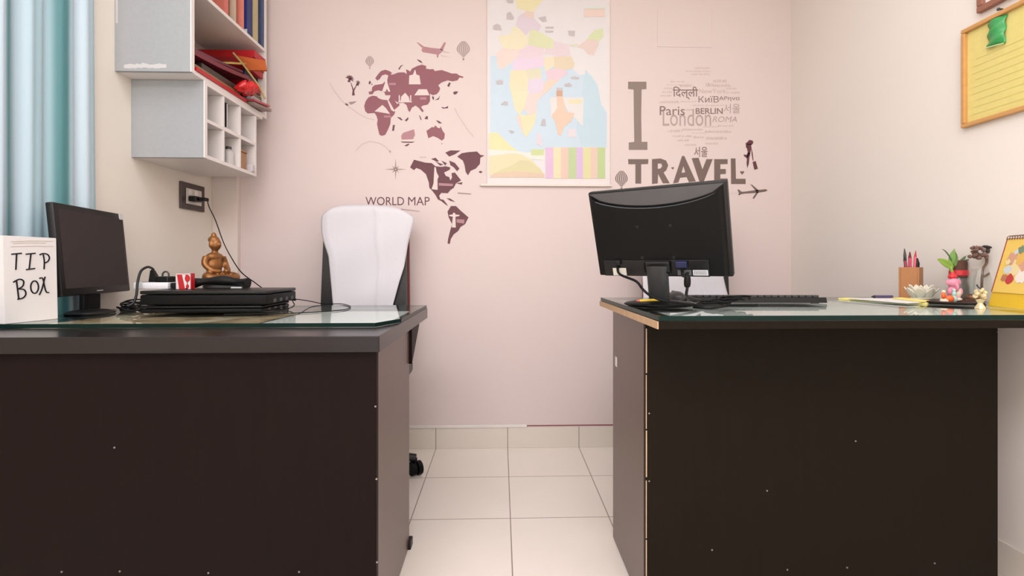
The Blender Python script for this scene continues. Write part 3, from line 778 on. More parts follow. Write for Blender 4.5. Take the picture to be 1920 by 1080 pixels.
# ------------------------------------------------------------------ right monitor
mr = thing('monitor', 'black monitor seen from behind on the right desk', 'monitor', (.447, 1.404, TR_))
yaw, t = -.6308, .3321; w, h = .3715, .2497
u_ = Vector((math.cos(yaw), math.sin(yaw), 0)); n_ = Vector((math.sin(yaw), -math.cos(yaw), 0)); v_ = Vector((0, 0, math.cos(t)))+n_*math.sin(t)
nn = n_*math.cos(t)-Vector((0, 0, math.sin(t))); ctr = Vector((.4213, 1.3487, 1.0388))
MR = Matrix([[u_.x, v_.x, nn.x, ctr.x], [u_.y, v_.y, nn.y, ctr.y], [u_.z, v_.z, nn.z, ctr.z], [0, 0, 0, 1]])
MB().box((-w/2, -h/2, -.022), (w/2, h/2, 0), .004, MR, 3).build('bezel', M_black, mr, smooth=30)
MB().box((-w/2+.018, -h/2+.02, -.0232), (w/2-.018, h/2-.018, -.022), 0, MR).build('screen', M_screen, mr)
# swollen rear shell with curved upper lip
mb = MB()
def lip(s_): return h/2-.010-.040*(math.sin(PI*min(1, max(0, s_)))**.55)
n = 28; top = []; 
for i in range(n+1):
    s_ = i/n; top.append((-w/2+.008+(w-.016)*s_, lip(s_)))
lo = [(-w/2+.008, -h/2+.006), (w/2-.008, -h/2+.006)]
out = [Vector((x, y, .0005)) for x, y in [lo[0], lo[1]]+top[::-1]]
inn = [Vector((x*.955, (y+.02)*.955-.02, .018)) for x, y in [lo[0], lo[1]]+top[::-1]]
mb.hexa([MR @ p for p in out], [MR @ p for p in inn])
rsh = mb.build('rear_shell', M_black2, mr, smooth=25)
mb = MB(); mb.tube([MR @ Vector((x*.985, y-.004, .013)) for x, y in top[1:-1]], .0022, 6, 0)
mb.build('shell_rim', M_char, rsh, smooth=True)
mb = MB()
mb.prism([MR @ Vector((x, y+.003, .0006)) for x, y in top[::2]]+[MR @ Vector((w/2-.006, h/2-.005, .0006)), MR @ Vector((-w/2+.006, h/2-.005, .0006))], nn*.003)
mb.build('upper_panel', mat('grey_gloss_plastic', (72, 71, 72), .35, .6), mr)
for x, y in ((-.045, .024), (.045, .024), (-.042, -.065), (.045, -.065)):
    MB().cyl(MR @ Vector((x, y, .0175)), MR @ Vector((x, y, .0195)), .005, .004, 12).build('mount_hole', M_black, rsh)
MB().box((-w/2+.026, -h/2+.007, .0178), (w/2-.052, -h/2+.054, .021), .002, MR).build('port_bay', M_black, mr)
MB().box((-.132, -h/2+.009, .0212), (-.092, -h/2+.031, .0218), 0, MR).build('label_plate', mat('ivory_label', (206, 202, 188), .5), rsh)
mb = MB(); mb.box((.092, -h/2+.011, .0212), (.130, -h/2+.026, .0219), 0, MR); mb.mi = 1
mb.box((.052, -h/2+.011, .0212), (.088, -h/2+.026, .0217), 0, MR)
for k in range(9): mb.box((.0955+k*.0036, -h/2+.013, .0219), (.0968+k*.0036, -h/2+.024, .0221), 0, MR)
mb.build('label_plate', [mat('barcode_white', (206, 206, 208), .5), mat('label_grey', (92, 92, 94), .5)], rsh)
# stand
bx_, by_ = .447, 1.406
top_c = MR @ Vector((0.0, -h/2+.035, .012)); 
mb = MB()
sx = Matrix.Translation((bx_, by_, 0)) @ Matrix.Rotation(yaw, 4, 'Z')
prof = [(-.034, -.014), (.034, -.014), (.03, -.026), (.012, -.032), (-.012, -.032), (-.03, -.026)]
prof = [(.030*math.cos(a*PI/8), .018*math.sin(a*PI/8)) for a in range(16)]
lo = [sx @ Vector((x, y, TR_+.014)) for x, y in prof]
tt = Matrix.Translation((top_c.x, top_c.y, 0)) @ Matrix.Rotation(yaw, 4, 'Z')
hi = [tt @ Vector((x, y-.016, .948)) for x, y in prof]
mb.hexa(lo, hi); mb.build('neck', M_char, mr, smooth=40)
MB().box((-.036, -h/2+.018, .0215), (.036, -h/2+.054, .032), .006, MR).build('hinge_cover', M_black, mr)
mb = MB(); mb.ball((bx_, by_, TR_+.006), (.099, .086, .011), sub=4)
for v in mb.bm.verts: v.co.z = max(v.co.z, TR_+.0002)
mb.build('base', M_black2, mr, smooth=True)

# cables of right monitor
pc = thing('cable', 'black cord hanging from the left of the monitor back to its base', 'cord', MR @ Vector((-.112, -h/2+.03, .03)))
pts = [MR @ Vector((-.111, -h/2+.048, .026)), MR @ Vector((-.110, -h/2+.018, .032))]
pts += [onD(1192, 527, 1.356), onD(1204, 541, 1.348), onD(1216, 552, 1.335), onD(1232, 560, 1.322), onD(1255, 566, 1.313), onD(1290, 571, 1.322), onD(1318, 573, 1.365)]
MB().tube(pts, .0035, 8).build('cable', M_black2, pc, smooth=True)
MB().box((-.119, -h/2+.042, .0215), (-.103, -h/2+.057, .032), .003, MR).build('plug', M_black, pc)
vc = thing('video_cable', 'black cable with blue plug and ferrite hanging from the right of the monitor back', 'cable', MR @ Vector((.065, -h/2+.04, .03)))
mB = mat('blue_plug', (20, 26, 66), .4)
MB().box((.050, -h/2+.034, .0215), (.081, -h/2+.053, .033), .003, MR).build('plug', mB, vc)['label'] = 'blue plug'
fa, fb = onD(1289, 516, 1.261), onD(1288.5, 540, 1.261)
MB().tube([MR @ Vector((.067, -h/2+.036, .030)), MR @ Vector((.069, -h/2+.013, .033)), onD(1289, 512, 1.261), fa, fb, onD(1287, 552, 1.27), onD(1292, 558, 1.296), onD(1312, 563, 1.365)], .0038, 8).build('cable', M_black, vc, smooth=True)
MB().tube([fa+(fb-fa)*.05, fa+(fb-fa)*.25, fa+(fb-fa)*.75, fa+(fb-fa)*.95], lambda s_: .0055+.003*math.sin(PI*s_), 12).build('ferrite', M_black2, vc, smooth=True)
# pencil, mouse, keyboard
def rod(name, label, cat, p0, p1, r, m, tip=None, grp=None):
    t = thing(name, label, cat, p0, group=grp); p0, p1 = Vector(p0), Vector(p1)
    MB().cyl(p0.lerp(p1, .14), p1, r, seg=10).build('barrel', m, t, smooth=True)
    MB().cyl(p0, p0.lerp(p1, .139), r*.25, r, seg=10).build('tip', tip or M_black, t, smooth=True)
    return t
rod('pencil', 'yellow pencil with red end lying on the monitor base', 'pencil', onD(1193, 564, 1.348), onD(1238, 562, 1.348), .0035, mat('pencil_yellow', (206, 170, 50), .4), mat('coral', (196, 84, 80), .5))
mo = thing('mouse', 'dark grey computer mouse behind the monitor base', 'mouse', atZ(1268, 566, TR_))
q = atZ(1268, 566, TR_)
mb = MB(); mb.ball(q+Vector((0, 0, .008)), (.029, .048, .026), sub=4)
for v in mb.bm.verts: v.co.z = max(v.co.z, TR_+.0004)
mb.build('shell', mat('mouse_grey', (46, 42, 42), .4), mo, smooth=True)
MB().cyl(q+Vector((-.004, .028, .028)), q+Vector((.004, .028, .028)), .006).build('wheel', M_black, mo)
kb = thing('keyboard', 'long black keyboard lying on the right desk', 'keyboard', (.785, 1.555, TR_), (0, 0, R(-3)))
MB().hexa([(-.196, -.066, .002), (.196, -.066, .002), (.196, .066, .002), (-.196, .066, .002)], [(-.194, -.063, .018), (.194, -.063, .018), (.194, .063, .010), (-.194, .063, .010)]).build('case', M_black, kb, local=True)
for r_ in range(5):
    for c_ in range(18):
        x = -.185+c_*.0206; y = -.047+r_*.0198; z = .0178-(y+.063)*.0635
        MB().box((x, y, z), (x+.017, y+.0165, z+.007), .0012, seg=1).build('key', M_char, kb, local=True)
for sx in (-1, 1): MB().box((sx*.165-.010, -.06, 0), (sx*.165+.010, -.048, .002)).build('foot', M_black, kb, local=True)
ct = thing('cable_tangle', 'tangle of black cables between monitor base and keyboard', 'cables', atZ(1330, 574, TR_))
for k in range(5):
    mb = MB(); cc = atZ(1332+k*8, 574, TR_); pts = []
    for i in range(11):
        a = i/10*2*PI*.9+k*1.3
        pts.append((cc.x+.035*math.cos(a)+.008*k, cc.y+.03*math.sin(a), TR_+.005+.004*k+.006*abs(math.sin(a+k))))
    mb.tube(pts, .0032, 7, 4).build('loop', M_black2, ct, smooth=True)
MB().tube([atZ(1300, 578, TR_)+zz, atZ(1335, 580, TR_)+zz, atZ(1370, 575, TR_)+zz, atZ(1420, 573, TR_)+zz], .003, 7).build('loop', M_black2, ct, smooth=True)

# ------------------------------------------------------------------ right desk things
# yellow folder with papers, purple pen
ff = thing('file_folder', 'open yellow paper folder lying on the right desk', 'folder', atZ(1650, 564, TR_))
def sheet(pts, z, th, m, nm):
    P = [atZ(u, v, TR_+z) for u, v in pts]; MB().prism(P, (0, 0, th)).build(nm, m, ff)
M_pale = mat('pale_yellow_card', (238, 222, 130), .6)
sheet([(1572, 561), (1590, 559.8), (1745, 567.5), (1738, 571)], .0003, .0035, M_pale, 'cover')
sheet([(1590, 560.2), (1672, 560.2), (1738, 567.2), (1700, 569)], .0042, .002, M_paper, 'paper')
sheet([(1672, 560.5), (1690, 559.6), (1742, 564.8), (1730, 567)], .0065, .0035, M_pale, 'flap')
rod('pen', 'purple pen lying at the far edge behind the yellow folder', 'pen', atZ(1634, 559.6, TR_)+Vector((0, 0, .006)), atZ(1673, 559.6, TR_)+Vector((0, 0, .006)), .0055, mat('purple_ink_plastic', (84, 70, 104), .4))
# pen holder
q = Vector((0, 0, 0)); d_ = 1.754; r = ray(1708, 500); q = Vector((r.x*d_, r.y*d_, TR_))
ph = thing('pen_holder', 'square brown wooden pen holder on the right desk', 'pen holder', q, (0, 0, R(38)))
wm = mat('tan_wood', (178, 122, 78), .5, .4, var=.12, scale=10, stretch=(6, 6, .8))
s_ = .0285; hh = .108
for i, (a, b) in enumerate((((-s_, -s_), (s_, -s_+.005)), ((-s_, s_-.005), (s_, s_)), ((-s_, -s_+.0052), (-s_+.005, s_-.0052)), ((s_-.005, -s_+.0052), (s_, s_-.0052)))):
    MB().box((a[0], a[1], 0), (b[0], b[1], hh), .0008).build('wall_board', wm, ph, local=True)
MB().box((-s_+.0052, -s_+.0052, 0), (s_-.0052, s_-.0052, .006)).build('bottom', wm, ph, local=True)
zb2 = TR_+.0075
def inpen(nm, lab, cat, u, v, off, r, m, tip, g=None):
    dd = q.y/ray(u, v).y
    top = onD(u, v, dd)
    bot = q+Vector((off[0], off[1], .0085))
    rod(nm, lab, cat, top, bot, r, m, tip)
inpen('pen', 'dark pen with grey top, leftmost in the wooden holder', 'pen', 1696, 466, (-.014, .0), .0045, mat('pen_dark', (70, 66, 66), .4), M_char)
inpen('pen', 'dark pink pen beside the leftmost dark pen in the wooden holder', 'pen', 1695, 478, (-.008, -.01), .0048, mat('pen_plum', (150, 60, 80), .4), M_black)
inpen('pen', 'bright pink pen in the middle of the wooden holder', 'pen', 1706, 472, (.002, .006), .005, mat('pen_pink', (214, 78, 104), .4), M_maroon)
inpen('pen', 'pink pen leaning right in the wooden holder', 'pen', 1717, 470, (.0, -.006), .004, mat('pen_rose', (222, 96, 112), .4), M_red)
inpen('marker', 'thick black marker at the right of the wooden holder', 'marker', 1720, 484, (.014, -.002), .0075, M_black, M_black)
# lotus bowl
r = ray(1727, 560); d_ = 1.642; q = Vector((r.x*d_, r.y*d_, TR_))
lb = thing('candle_bowl', 'frosted lotus petal candle bowl between the pen holder and the tray', 'bowl', q)
fro = mat('frosted_glass', (232, 226, 206), .4, .4, trans=.12)
MB().lathe([(0, 0), (.022, 0), (.029, .007), (.026, .010), (0, .010)], q).build('base', fro, lb, smooth=True)
for ring, (n, r0, r1, z1) in enumerate(((8, .022, .045, .034), (7, .017, .033, .043))):
    for k in range(n):
        a = 2*PI*k/n+ring*.4; mb = MB()
        def pet(u, v, a=a, r0=r0, r1=r1, z1=z1):
            rr = r0+(r1-r0)*v**.8; wd = 1.0*math.sin(PI*(.2+.8*v)**1.1)
            aa = a+(u-.5)*wd*.95
            return q+Vector((rr*math.cos(aa), rr*math.sin(aa), .009+z1*v))
        mb.grid(pet, 4, 8); o = mb.build('petal', fro, lb, smooth=180)
        sd = o.modifiers.new('s', 'SOLIDIFY'); sd.thickness = .0025
# tray
tq = atZ(1784, 569.5, TR_)
tag(MB().lathe([(0, 0), (.06, 0), (.079, .008), (.077, .0092), (.059, .003), (0, .003)], tq+Vector((0, 0, .0002)), 40).build('tray', mat('dark_brown_lacquer', (54, 32, 30), .3), smooth=True), 'round dark brown tray holding small figurines', 'tray')
zt = tq.z+.0036
def figurine(label, c, s_, mats_, parts):
    t = thing('figurine', label, 'figurine', c)
    for nm, m, balls in parts:
        mb = MB()
        for (x, y, z, rx, ry, rz) in balls: mb.ball(c+Vector((x, y, z))*s_, (rx*s_, ry*s_, rz*s_))
        o = mb.build(nm, m, t); remesh(o, .0022*max(1, s_), 2)
mP = mat('pink_enamel', (222, 140, 160), .35); mO = mat('orange_enamel', (232, 104, 52), .35); mW = mat('cream_enamel', (236, 214, 190), .35); mRd = mat('red_enamel', (206, 44, 52), .35); mT = mat('mint_enamel', (170, 208, 196), .35)
r = ray(1786, 540); d_ = 1.547; c = Vector((r.x*d_, r.y*d_, zt))
figurine('pink seated figurine with red headdress on the tray', c, .86, None, [
    ('figure', mP, [(0, 0, .012, .026, .022, .013), (0, 0, .035, .018, .016, .024), (0, -.004, .066, .018, .017, .019), (-.018, -.004, .068, .011, .004, .012), (.018, -.004, .068, .011, .004, .012), (-.02, -.01, .035, .007, .008, .014), (.02, -.01, .035, .007, .008, .014), (0, -.02, .05, .005, .006, .014)]),
    ('headdress', mRd, [(0, 0, .088, .015, .014, .009), (0, 0, .097, .008, .008, .009)]),
    ('sash', mW, [(.010, -.012, .030, .010, .009, .018), (0, -.016, .008, .022, .009, .007)])])
r = ray(1772, 560); d_ = 1.482; c = Vector((r.x*d_, r.y*d_, zt))
figurine('small orange and white figurine at the front of the tray', c, .7, None, [
    ('figure', mW, [(0, 0, .010, .022, .015, .011), (-.008, 0, .028, .010, .010, .014), (-.008, -.002, .047, .008, .008, .009)]),
    ('robe', mO, [(.014, -.008, .018, .017, .013, .016), (-.012, -.006, .032, .009, .008, .016)])])
r = ray(1789, 555); d_ = 1.499; c = Vector((r.x*d_, r.y*d_, zt))
figurine('small mint green figurine beside the orange one on the tray', c, .7, None, [
    ('figure', mT, [(0, 0, .014, .013, .012, .015), (0, 0, .036, .009, .009, .012), (0, 0, .052, .007, .007, .008)])])
# glass holder on the tray
r = ray(1764, 560); d_ = 1.564; c = Vector((r.x*d_, r.y*d_, zt))
GL2 = glass_mat('thin_glass', (.975, .985, .975), .03, 1.3)
tag(MB().lathe([(0, .001), (.017, .001), (.022, .010), (.021, .047), (.019, .047), (.020, .010), (.015, .004), (0, .004)], c, 24).build('glass_cup', GL2, smooth=True), 'clear glass cup standing at the back of the tray', 'glass')
# bamboo plant in jar
r = ray(1797, 560); d_ = 1.672; c = Vector((r.x*d_, r.y*d_, TR_))
vp = thing('potted_bamboo', 'lucky bamboo with green leaves in a jar with red ribbon behind the tray', 'plant', c)
MB().lathe([(0, 0.000432), (0.02246, 0.000432), (0.02592, 0.00864), (0.02592, 0.0432), (0.02246, 0.06048), (0.01901, 0.07344), (0.01771, 0.07344), (0.02074, 0.06048), (0.02419, 0.0432), (0.02419, 0.009504), (0.01728, 0.003456), (0, 0.003456)], c).build('jar', mat('smoky_glass', (150, 140, 132), .15, .5, trans=.6), vp, smooth=True)
MB().lathe([(0, 0.003888), (0.01685, 0.003888), (0.0235, 0.0108), (0.0235, 0.03456), (0, 0.03456)], c).build('pebbles', mat('brown_pebbles', (120, 78, 58), .6, bump=.6, scale=90), vp, smooth=True)
bark = mat('bark', (92, 58, 44), .8, bump=.5, scale=50)
MB().lathe([(0, 0.03499), (0.01037, 0.03499), (0.0121, 0.07387), (0.02246, 0.07448), (0.02333, 0.121), (0.02074, 0.1313), (0, 0.1296)], c, 20).build('stem', bark, vp, smooth=40)
MB().lathe([(0.0235, 0.08035), (0.02523, 0.08208), (0.02523, 0.09677), (0.0235, 0.0985)], c, 24).build('ribbon', mRd, vp, smooth=True)
leafm = [mat('leaf_light', (150, 182, 78), .45), mat('leaf_mid', (108, 146, 62), .45), mat('leaf_dark', (74, 104, 58), .5)]
def leaf(p0, p1, p2, wd, m):
    p0, p1, p2 = Vector(p0), Vector(p1), Vector(p2); mb = MB()
    vd = (c-C0).normalized()
    def f(u, v):
        p = p0*(1-v)**2+p1*2*v*(1-v)+p2*v*v
        tg = (p1-p0)*(1-v)+(p2-p1)*v; sd_ = tg.cross(vd).normalized()
        w_ = wd*math.sin(PI*min(1, .12+.88*v))**.8
        return p+sd_*(u-.5)*2*w_+vd*(-abs(u-.5)*w_*.7)
    mb.grid(f, 4, 10); o = mb.build('leaf', m, vp, smooth=180)
    sd = o.modifiers.new('s', 'SOLIDIFY'); sd.thickness = .0008
dd = 1.659
def K(u, v): return onD(u, v, dd)
for pts, wd, m in ((((1786, 503), (1775, 492), (1757, 485)), .011, 0), (((1785, 498), (1783, 485), (1790, 466)), .009, 1), (((1790, 500), (1795, 484), (1790, 470)), .005, 1), (((1797, 500), (1803, 488), (1812, 479)), .005, 2), (((1799, 498), (1806, 496), (1812, 489)), .004, 2), (((1789, 499), (1776, 468), (1765, 467)), .002, 2), (((1803, 497), (1808, 484), (1830, 486)), .002, 2)):
    leaf(*[K(*p) for p in pts], wd, leafm[m])
MB().tube([K(1788, 515), K(1784, 506), K(1784, 498)], .004, 8).build('shoot', leafm[0], vp, smooth=True)
# dried flower in clear vase
r = ray(1838, 560); d_ = 1.607; c2 = Vector((r.x*d_, r.y*d_, TR_))
df = thing('dried_flower', 'dried brown flower standing in a clear glass vase beside the calendar', 'flower', c2)
MB().lathe([(0, 0.000864), (0.02592, 0.000864), (0.0311, 0.01037), (0.0311, 0.0648), (0.02592, 0.0864), (0.02074, 0.1037), (0.01944, 0.1037), (0.02462, 0.0864), (0.02981, 0.0648), (0.02981, 0.01123), (0.02419, 0.003456), (0, 0.003456)], c2, 28).build('vase', GL2, df, smooth=True)
db = mat('dried_brown', (112, 88, 72), .8)
def K2(u, v): return onD(u, v, 1.59)
MB().tube([c2+Vector((.005, 0, .006)), K2(1841, 530), K2(1843, 505), K2(1850, 492), K2(1849, 478)], .0035, 8).build('stem', db, df, smooth=True)
MB().tube([K2(1844, 519), K2(1856, 512), K2(1868, 508)], .003, 8).build('stem', db, df, smooth=True)
mb = MB()
for k in range(26):
    q2 = K2(random.uniform(1824, 1846), 470+random.uniform(-6, 14)); mb.ball(q2+Vector((0, random.uniform(-.015, .015), 0)), random.uniform(.005, .009), sub=1)
mb.build('flower_head', mat('dried_head', (120, 92, 80), .9, bump=.6, scale=80), df)
mb = MB(); mb.ball(K2(1851, 463), (.013, .012, .004), Matrix.Rotation(.3, 4, 'Y')); mb.ball(K2(1852, 470), (.006, .006, .008))
mb.build('flower_head', mat('dark_head', (70, 62, 60), .8), df, smooth=True)
tag(MB().ball(c2+Vector((-.045, -.018, .0125)), (.018, .016, .012), sub=2).ball(c2+Vector((-.027, -.03, .0105)), (.013, .012, .010)).build('ornament', mat('copper_brown', (112, 72, 52), .3, metal=.4), smooth=True), 'small copper brown ornament behind the gold crystal', 'ornament')
# golden crystal ornament
q = atZ(1838, 578, TR_)
gc = thing('crystal_ornament', 'small gold and crystal ornament in front of the calendar', 'ornament', q)
mg = mat('pale_crystal_gold', (226, 206, 158), .15, .6, .3, var=.3, scale=60)
MB().lathe([(0, 0), (0.0121, 0), (0.00864, 0.006912), (0.005184, 0.01382), (0.01037, 0.02246), (0, 0.02592)], q, 10).build('foot', mg, gc)
mb = MB()
for k in range(9):
    a = k*2.4; mb.ball(q+Vector((.010*math.cos(a), .009*math.sin(a), .029+.0026*k)), .0073-.0003*k, sub=1)
mb.build('crystal_cluster', mg, gc)
MB().tube([q+Vector((.004, 0, .050)), q+Vector((-.005, 0, .056)), q+Vector((-.010, 0, .063))], .0018, 6).build('sprig', M_char, gc)
# desk calendar
pA, pB = atZ(1853, 573, TR_), atZ(1935, 582, TR_)
dv = (pB-pA); dv.z = 0; Lc = .15; dv.normalize(); nv_ = Vector((dv.y, -dv.x, 0))
if nv_.x > 0: nv_ = -nv_
dc = thing('desk_calendar', 'yellow spiral desk calendar with red edge at the right end of the desk', 'calendar', pA)
def cl(a, b, z): return pA+dv*a-nv_*b+Vector((0, 0, z))
def quad(n, aa, m, th=None):
    mb = MB(); mb.hexa(*aa); mb.build(n, m, dc)
hz = .039
quad('base', ([cl(0, 0, 0), cl(Lc, 0, 0), cl(Lc, .075, 0), cl(0, .075, 0)], [cl(0.004, .006, hz), cl(Lc, .006, hz), cl(Lc, .069, hz), cl(.004, .069, hz)]), mat('golden_yellow_card', (234, 190, 40), .5))
zt2 = .189; off = .008
f0 = lambda a, s_, o_=0: cl(a, .008+.036*s_-o_, hz+.0005+(zt2-hz)*s_)
mb = MB(); mb.hexa([f0(.002, 0), f0(Lc, 0), f0(Lc, 1), f0(.006, 1)], [f0(.002, 0, .003), f0(Lc, 0, .003), f0(Lc, 1, .003), f0(.006, 1, .003)])
mb.build('board', mat('red_brown_card', (168, 62, 34), .5), dc)
mb = MB(); mb.hexa([f0(.009, .0, .0031), f0(Lc, .0, .0031), f0(Lc, .985, .0031), f0(.013, .985, .0031)], [f0(.009, .0, .0045), f0(Lc, .0, .0045), f0(Lc, .985, .0045), f0(.013, .985, .0045)])
mb.build('page', mat('page_yellow', (238, 200, 96), .55), dc)
mb = MB()
cols = [(214, 160, 130), (236, 214, 160), (206, 212, 214), (196, 60, 60), (120, 140, 110), (228, 180, 90), (190, 120, 84), (240, 226, 214)]
k = 0
for (a, s_, r) in ((.05, .62, .020), (.075, .45, .026), (.045, .42, .014), (.06, .25, .016), (.075, .78, .012), (.085, .60, .020), (.04, .27, .011), (.10, .3, .02), (.105, .5, .02), (.04, .56, .009), (.06, .74, .008)):
    mb.mi = k % len(cols)
    mb.poly([[f0(a+r*math.cos(i*PI/6)*(1+.2*math.sin(i*2+k)), s_+r/.17*math.sin(i*PI/6)*(1+.2*math.cos(i*3+k)), .0048+.0001*k) for i in range(12)]]); k += 1
mb.build('picture', [mat('cal_'+str(c_), c_, .6) for c_ in cols], dc)['label'] = 'soft multicoloured picture'
mb = MB()
for i in range(16):
    a = .012+i*.0095
    mb.tube([f0(a, .97, .006), f0(a, 1.03, .006), f0(a, 1.05, -.001), f0(a, 1.02, -.006), f0(a, .97, -.003)], .0011, 6, 3)
mb.build('spiral_binding', mat('wire', (110, 84, 64), .4, metal=.5), dc, smooth=True)

# ------------------------------------------------------------------ frames on right wall
def rframe(label, y0, y1, z0, z1, wd, m, fillm, name='picture_frame'):
    t = thing(name, label, 'picture frame', (XR, (y0+y1)/2, z0))
    x0, x1 = XR-.018, XR-.0005
    for a, b in (((x0, y0, z0), (x1, y1, z0+wd)), ((x0, y0, z1-wd), (x1, y1, z1)), ((x0, y0, z0+wd+.0002), (x1, y0+wd, z1-wd-.0002)), ((x0, y1-wd, z0+wd+.0002), (x1, y1, z1-wd-.0002))):
        MB().box(a, b, .003).build('moulding', m, t)
    MB().box((XR-.006, y0+wd, z0+wd), (XR-.0008, y1-wd, z1-wd)).build('backing', fillm, t)
    return t
oak = mat('light_oak', (204, 152, 92), .45, .4, var=.15, scale=14, stretch=(4, .7, 4))
f1 = rframe('light wood frame with yellow cloth notice on the right wall', 1.14, 1.625, 1.404, 1.729, .014, oak, mat('yellow_cloth', (222, 206, 126), .75, bump=.2, scale=60))
mb = MB()
for i in range(9):
    z = 1.44+i*.022; y1 = 1.595-.006*(i % 3)
    mb.box((XR-.0068, 1.20+.02*(i % 2), z), (XR-.0061, y1, z+.0025))
mb.build('faint_lines', mat('faded_print', (214, 202, 122), .8), f1)
dk = mat('red_brown_wood', (150, 100, 80), .45, var=.15)
rframe('red-brown wood frame above the yellow notice on the right wall', 1.14, 1.57, 1.757, 2.1, .02, dk, mat('white_mount', (236, 232, 228), .6))
g0 = atX(1843, 36, XR-.03); g1 = atX(1878, 104, XR-.03)
gp = thing('green_packet', 'small green plastic packet hanging on the yellow framed notice', 'packet', (XR-.02, (g0.y+g1.y)/2, g1.z))
mb = MB()
ya, yb2 = atX(1844, 60, XR-.03).y, atX(1876, 60, XR-.03).y
def gpk(u, v):
    y = ya+(yb2-ya)*u+.006*v; z = 1.712-.075*v-.010*u*v
    return Vector((XR-.012-.012*math.sin(PI*u)*math.sin(PI*min(1, .15+v*.8))-.004*math.sin(v*14+u*5), y, z))
mb.grid(gpk, 10, 12)
o = mb.build('pouch', mat('green_film', (66, 158, 88), .25, .6), gp, smooth=180)
sd = o.modifiers.new('s', 'SOLIDIFY'); sd.thickness = .004; sd.offset = -1
MB().tube([(XR-.0155, ya+(yb2-ya)*u+.006, 1.712-.077-.010*u) for u in (0, .5, 1)], .0022, 6).build('fringe', mat('pale_green', (190, 214, 150), .5), gp)
p = atX(1877.5, 17.5, XR-.004)
tag(MB().cyl((XR-.012, p.y, p.z), (XR-.0005, p.y, p.z), .003).ball((XR-.013, p.y, p.z), .005).build('nail', M_char), 'small nail in the right wall between the two frames', 'nail')

# ------------------------------------------------------------------ wall decals
class Plane:
    """traces outlines of stickers on the back wall; every decal lies on the wall plane"""
    def __init__(s, ox, oy, sc, lay): s.o = (ox, oy, sc); s.l = lay
    def p(s, x, y, k=0): return atY(s.o[0]+x/s.o[2], s.o[1]+y/s.o[2], D-.0006-.0004*(s.l+k))
    def pts(s, L_, k=0): return [s.p(x, y, k) for x, y in L_]
def stroke(mb, P, w, pl, k=0):
    """thin flat line on the wall"""
    pts = pl.pts(P, k); n = len(pts)
    for a, b in zip(pts, pts[1:]):
        d = (b-a); 
        if d.length < 1e-6: continue
        s_ = Vector((-d.z, 0, d.x)).normalized()*w/2
        mb.poly([[a-s_, b-s_, b+s_, a+s_]])
def ell(cx, cy, rx, ry, n=14): return [(cx+rx*math.cos(2*PI*i/n), cy+ry*math.sin(2*PI*i/n)) for i in range(n)]
def balloon(mb, pl, cx, cy, w, h, stripes=7):
    for i in range(stripes):
        a0 = -1+2*(i+.12)/stripes; a1 = -1+2*(i+.72)/stripes
        L_ = []
        for (a, rev) in ((a0, 0), (a1, 1)):
            col = []
            for j in range(9):
                t = j/8; ph = PI*.08+t*PI*.86
                wd = math.sin(min(ph, PI*.62)) if ph < PI*.62 else math.sin(PI*.62)*(1-(ph-PI*.62)/(PI*.34))
                col.append((cx+a*w/2*max(.1, wd), cy-h/2+h*.84*t))
            L_ += col if not rev else col[::-1]
        mb.poly([pl.pts(L_)])
    mb.poly([pl.pts([(cx-w*.07, cy+h*.38), (cx+w*.07, cy+h*.38), (cx+w*.05, cy+h*.5), (cx-w*.05, cy+h*.5)])])
M_mar = mat('glare_maroon_vinyl', (142, 86, 93), .5, .4, var=.03)  # lighter than the plum: glare on the upper map put into the colour
M_dm = mat('dark_plum_vinyl', (100, 56, 62), .5, .4, var=.03)
M_ghost = mat('pale_vinyl', (224, 206, 200), .6, .3, var=.02)
M_gv = mat('grey_vinyl', (164, 142, 138), .6, .3)
M_lg = mat('light_grey_vinyl', (204, 182, 176), .6, .3)
M_br = mat('brown_grey_vinyl', (116, 98, 90), .5, .4, var=.03)
M_pk = mat('dusty_pink_vinyl', (176, 128, 132), .5, .4, var=.03)
p5 = Plane(580, 60, 5.4, 0); p6 = Plane(640, 250, 4.697, 0); p2 = Plane(640, 120, 9.82, 0)
wd_ = thing('wall_decal', 'maroon world map wall sticker left of the hanging map', 'wall sticker', (atY(760, 460, D).x, D, atY(760, 460, D).z))
EUR = [(600, 605), (632, 598), (636, 560), (660, 538), (740, 525), (768, 500), (772, 468), (790, 480), (800, 440), (770, 428), (735, 440), (710, 480), (685, 490), (668, 468), (690, 435), (725, 395), (770, 382), (812, 396), (838, 415), (820, 432), (850, 430), (900, 410), (960, 408), (988, 425), (978, 378), (1000, 385), (1020, 400), (1040, 370), (1090, 345), (1140, 330), (1185, 345), (1180, 370), (1220, 378), (1255, 375), (1270, 395), (1340, 385), (1400, 405), (1440, 420), (1490, 420), (1520, 440), (1560, 452), (1555, 466), (1520, 460), (1500, 490), (1450, 500), (1400, 490), (1340, 510), (1305, 540), (1325, 570), (1315, 600), (1290, 630), (1250, 640), (1222, 625), (1222, 700), (1200, 735), (1150, 745), (1130, 760), (1160, 800), (1142, 812), (1110, 770), (1075, 745), (1040, 765), (1015, 812), (1000, 790), (985, 740), (950, 715), (905, 720), (915, 742), (880, 772), (850, 797), (835, 770), (815, 710), (802, 690), (818, 660), (822, 640), (800, 640), (770, 640), (760, 610), (735, 600), (700, 590), (660, 600), (640, 630), (605, 632)]
AFR = [(600, 660), (640, 645), (680, 650), (700, 670), (740, 685), (790, 690), (800, 720), (830, 792), (870, 805), (860, 835), (825, 870), (820, 930), (800, 980), (770, 1040), (735, 1052), (710, 1040), (695, 980), (685, 930), (692, 890), (680, 850), (660, 820), (590, 825), (565, 800), (555, 750), (570, 700)]
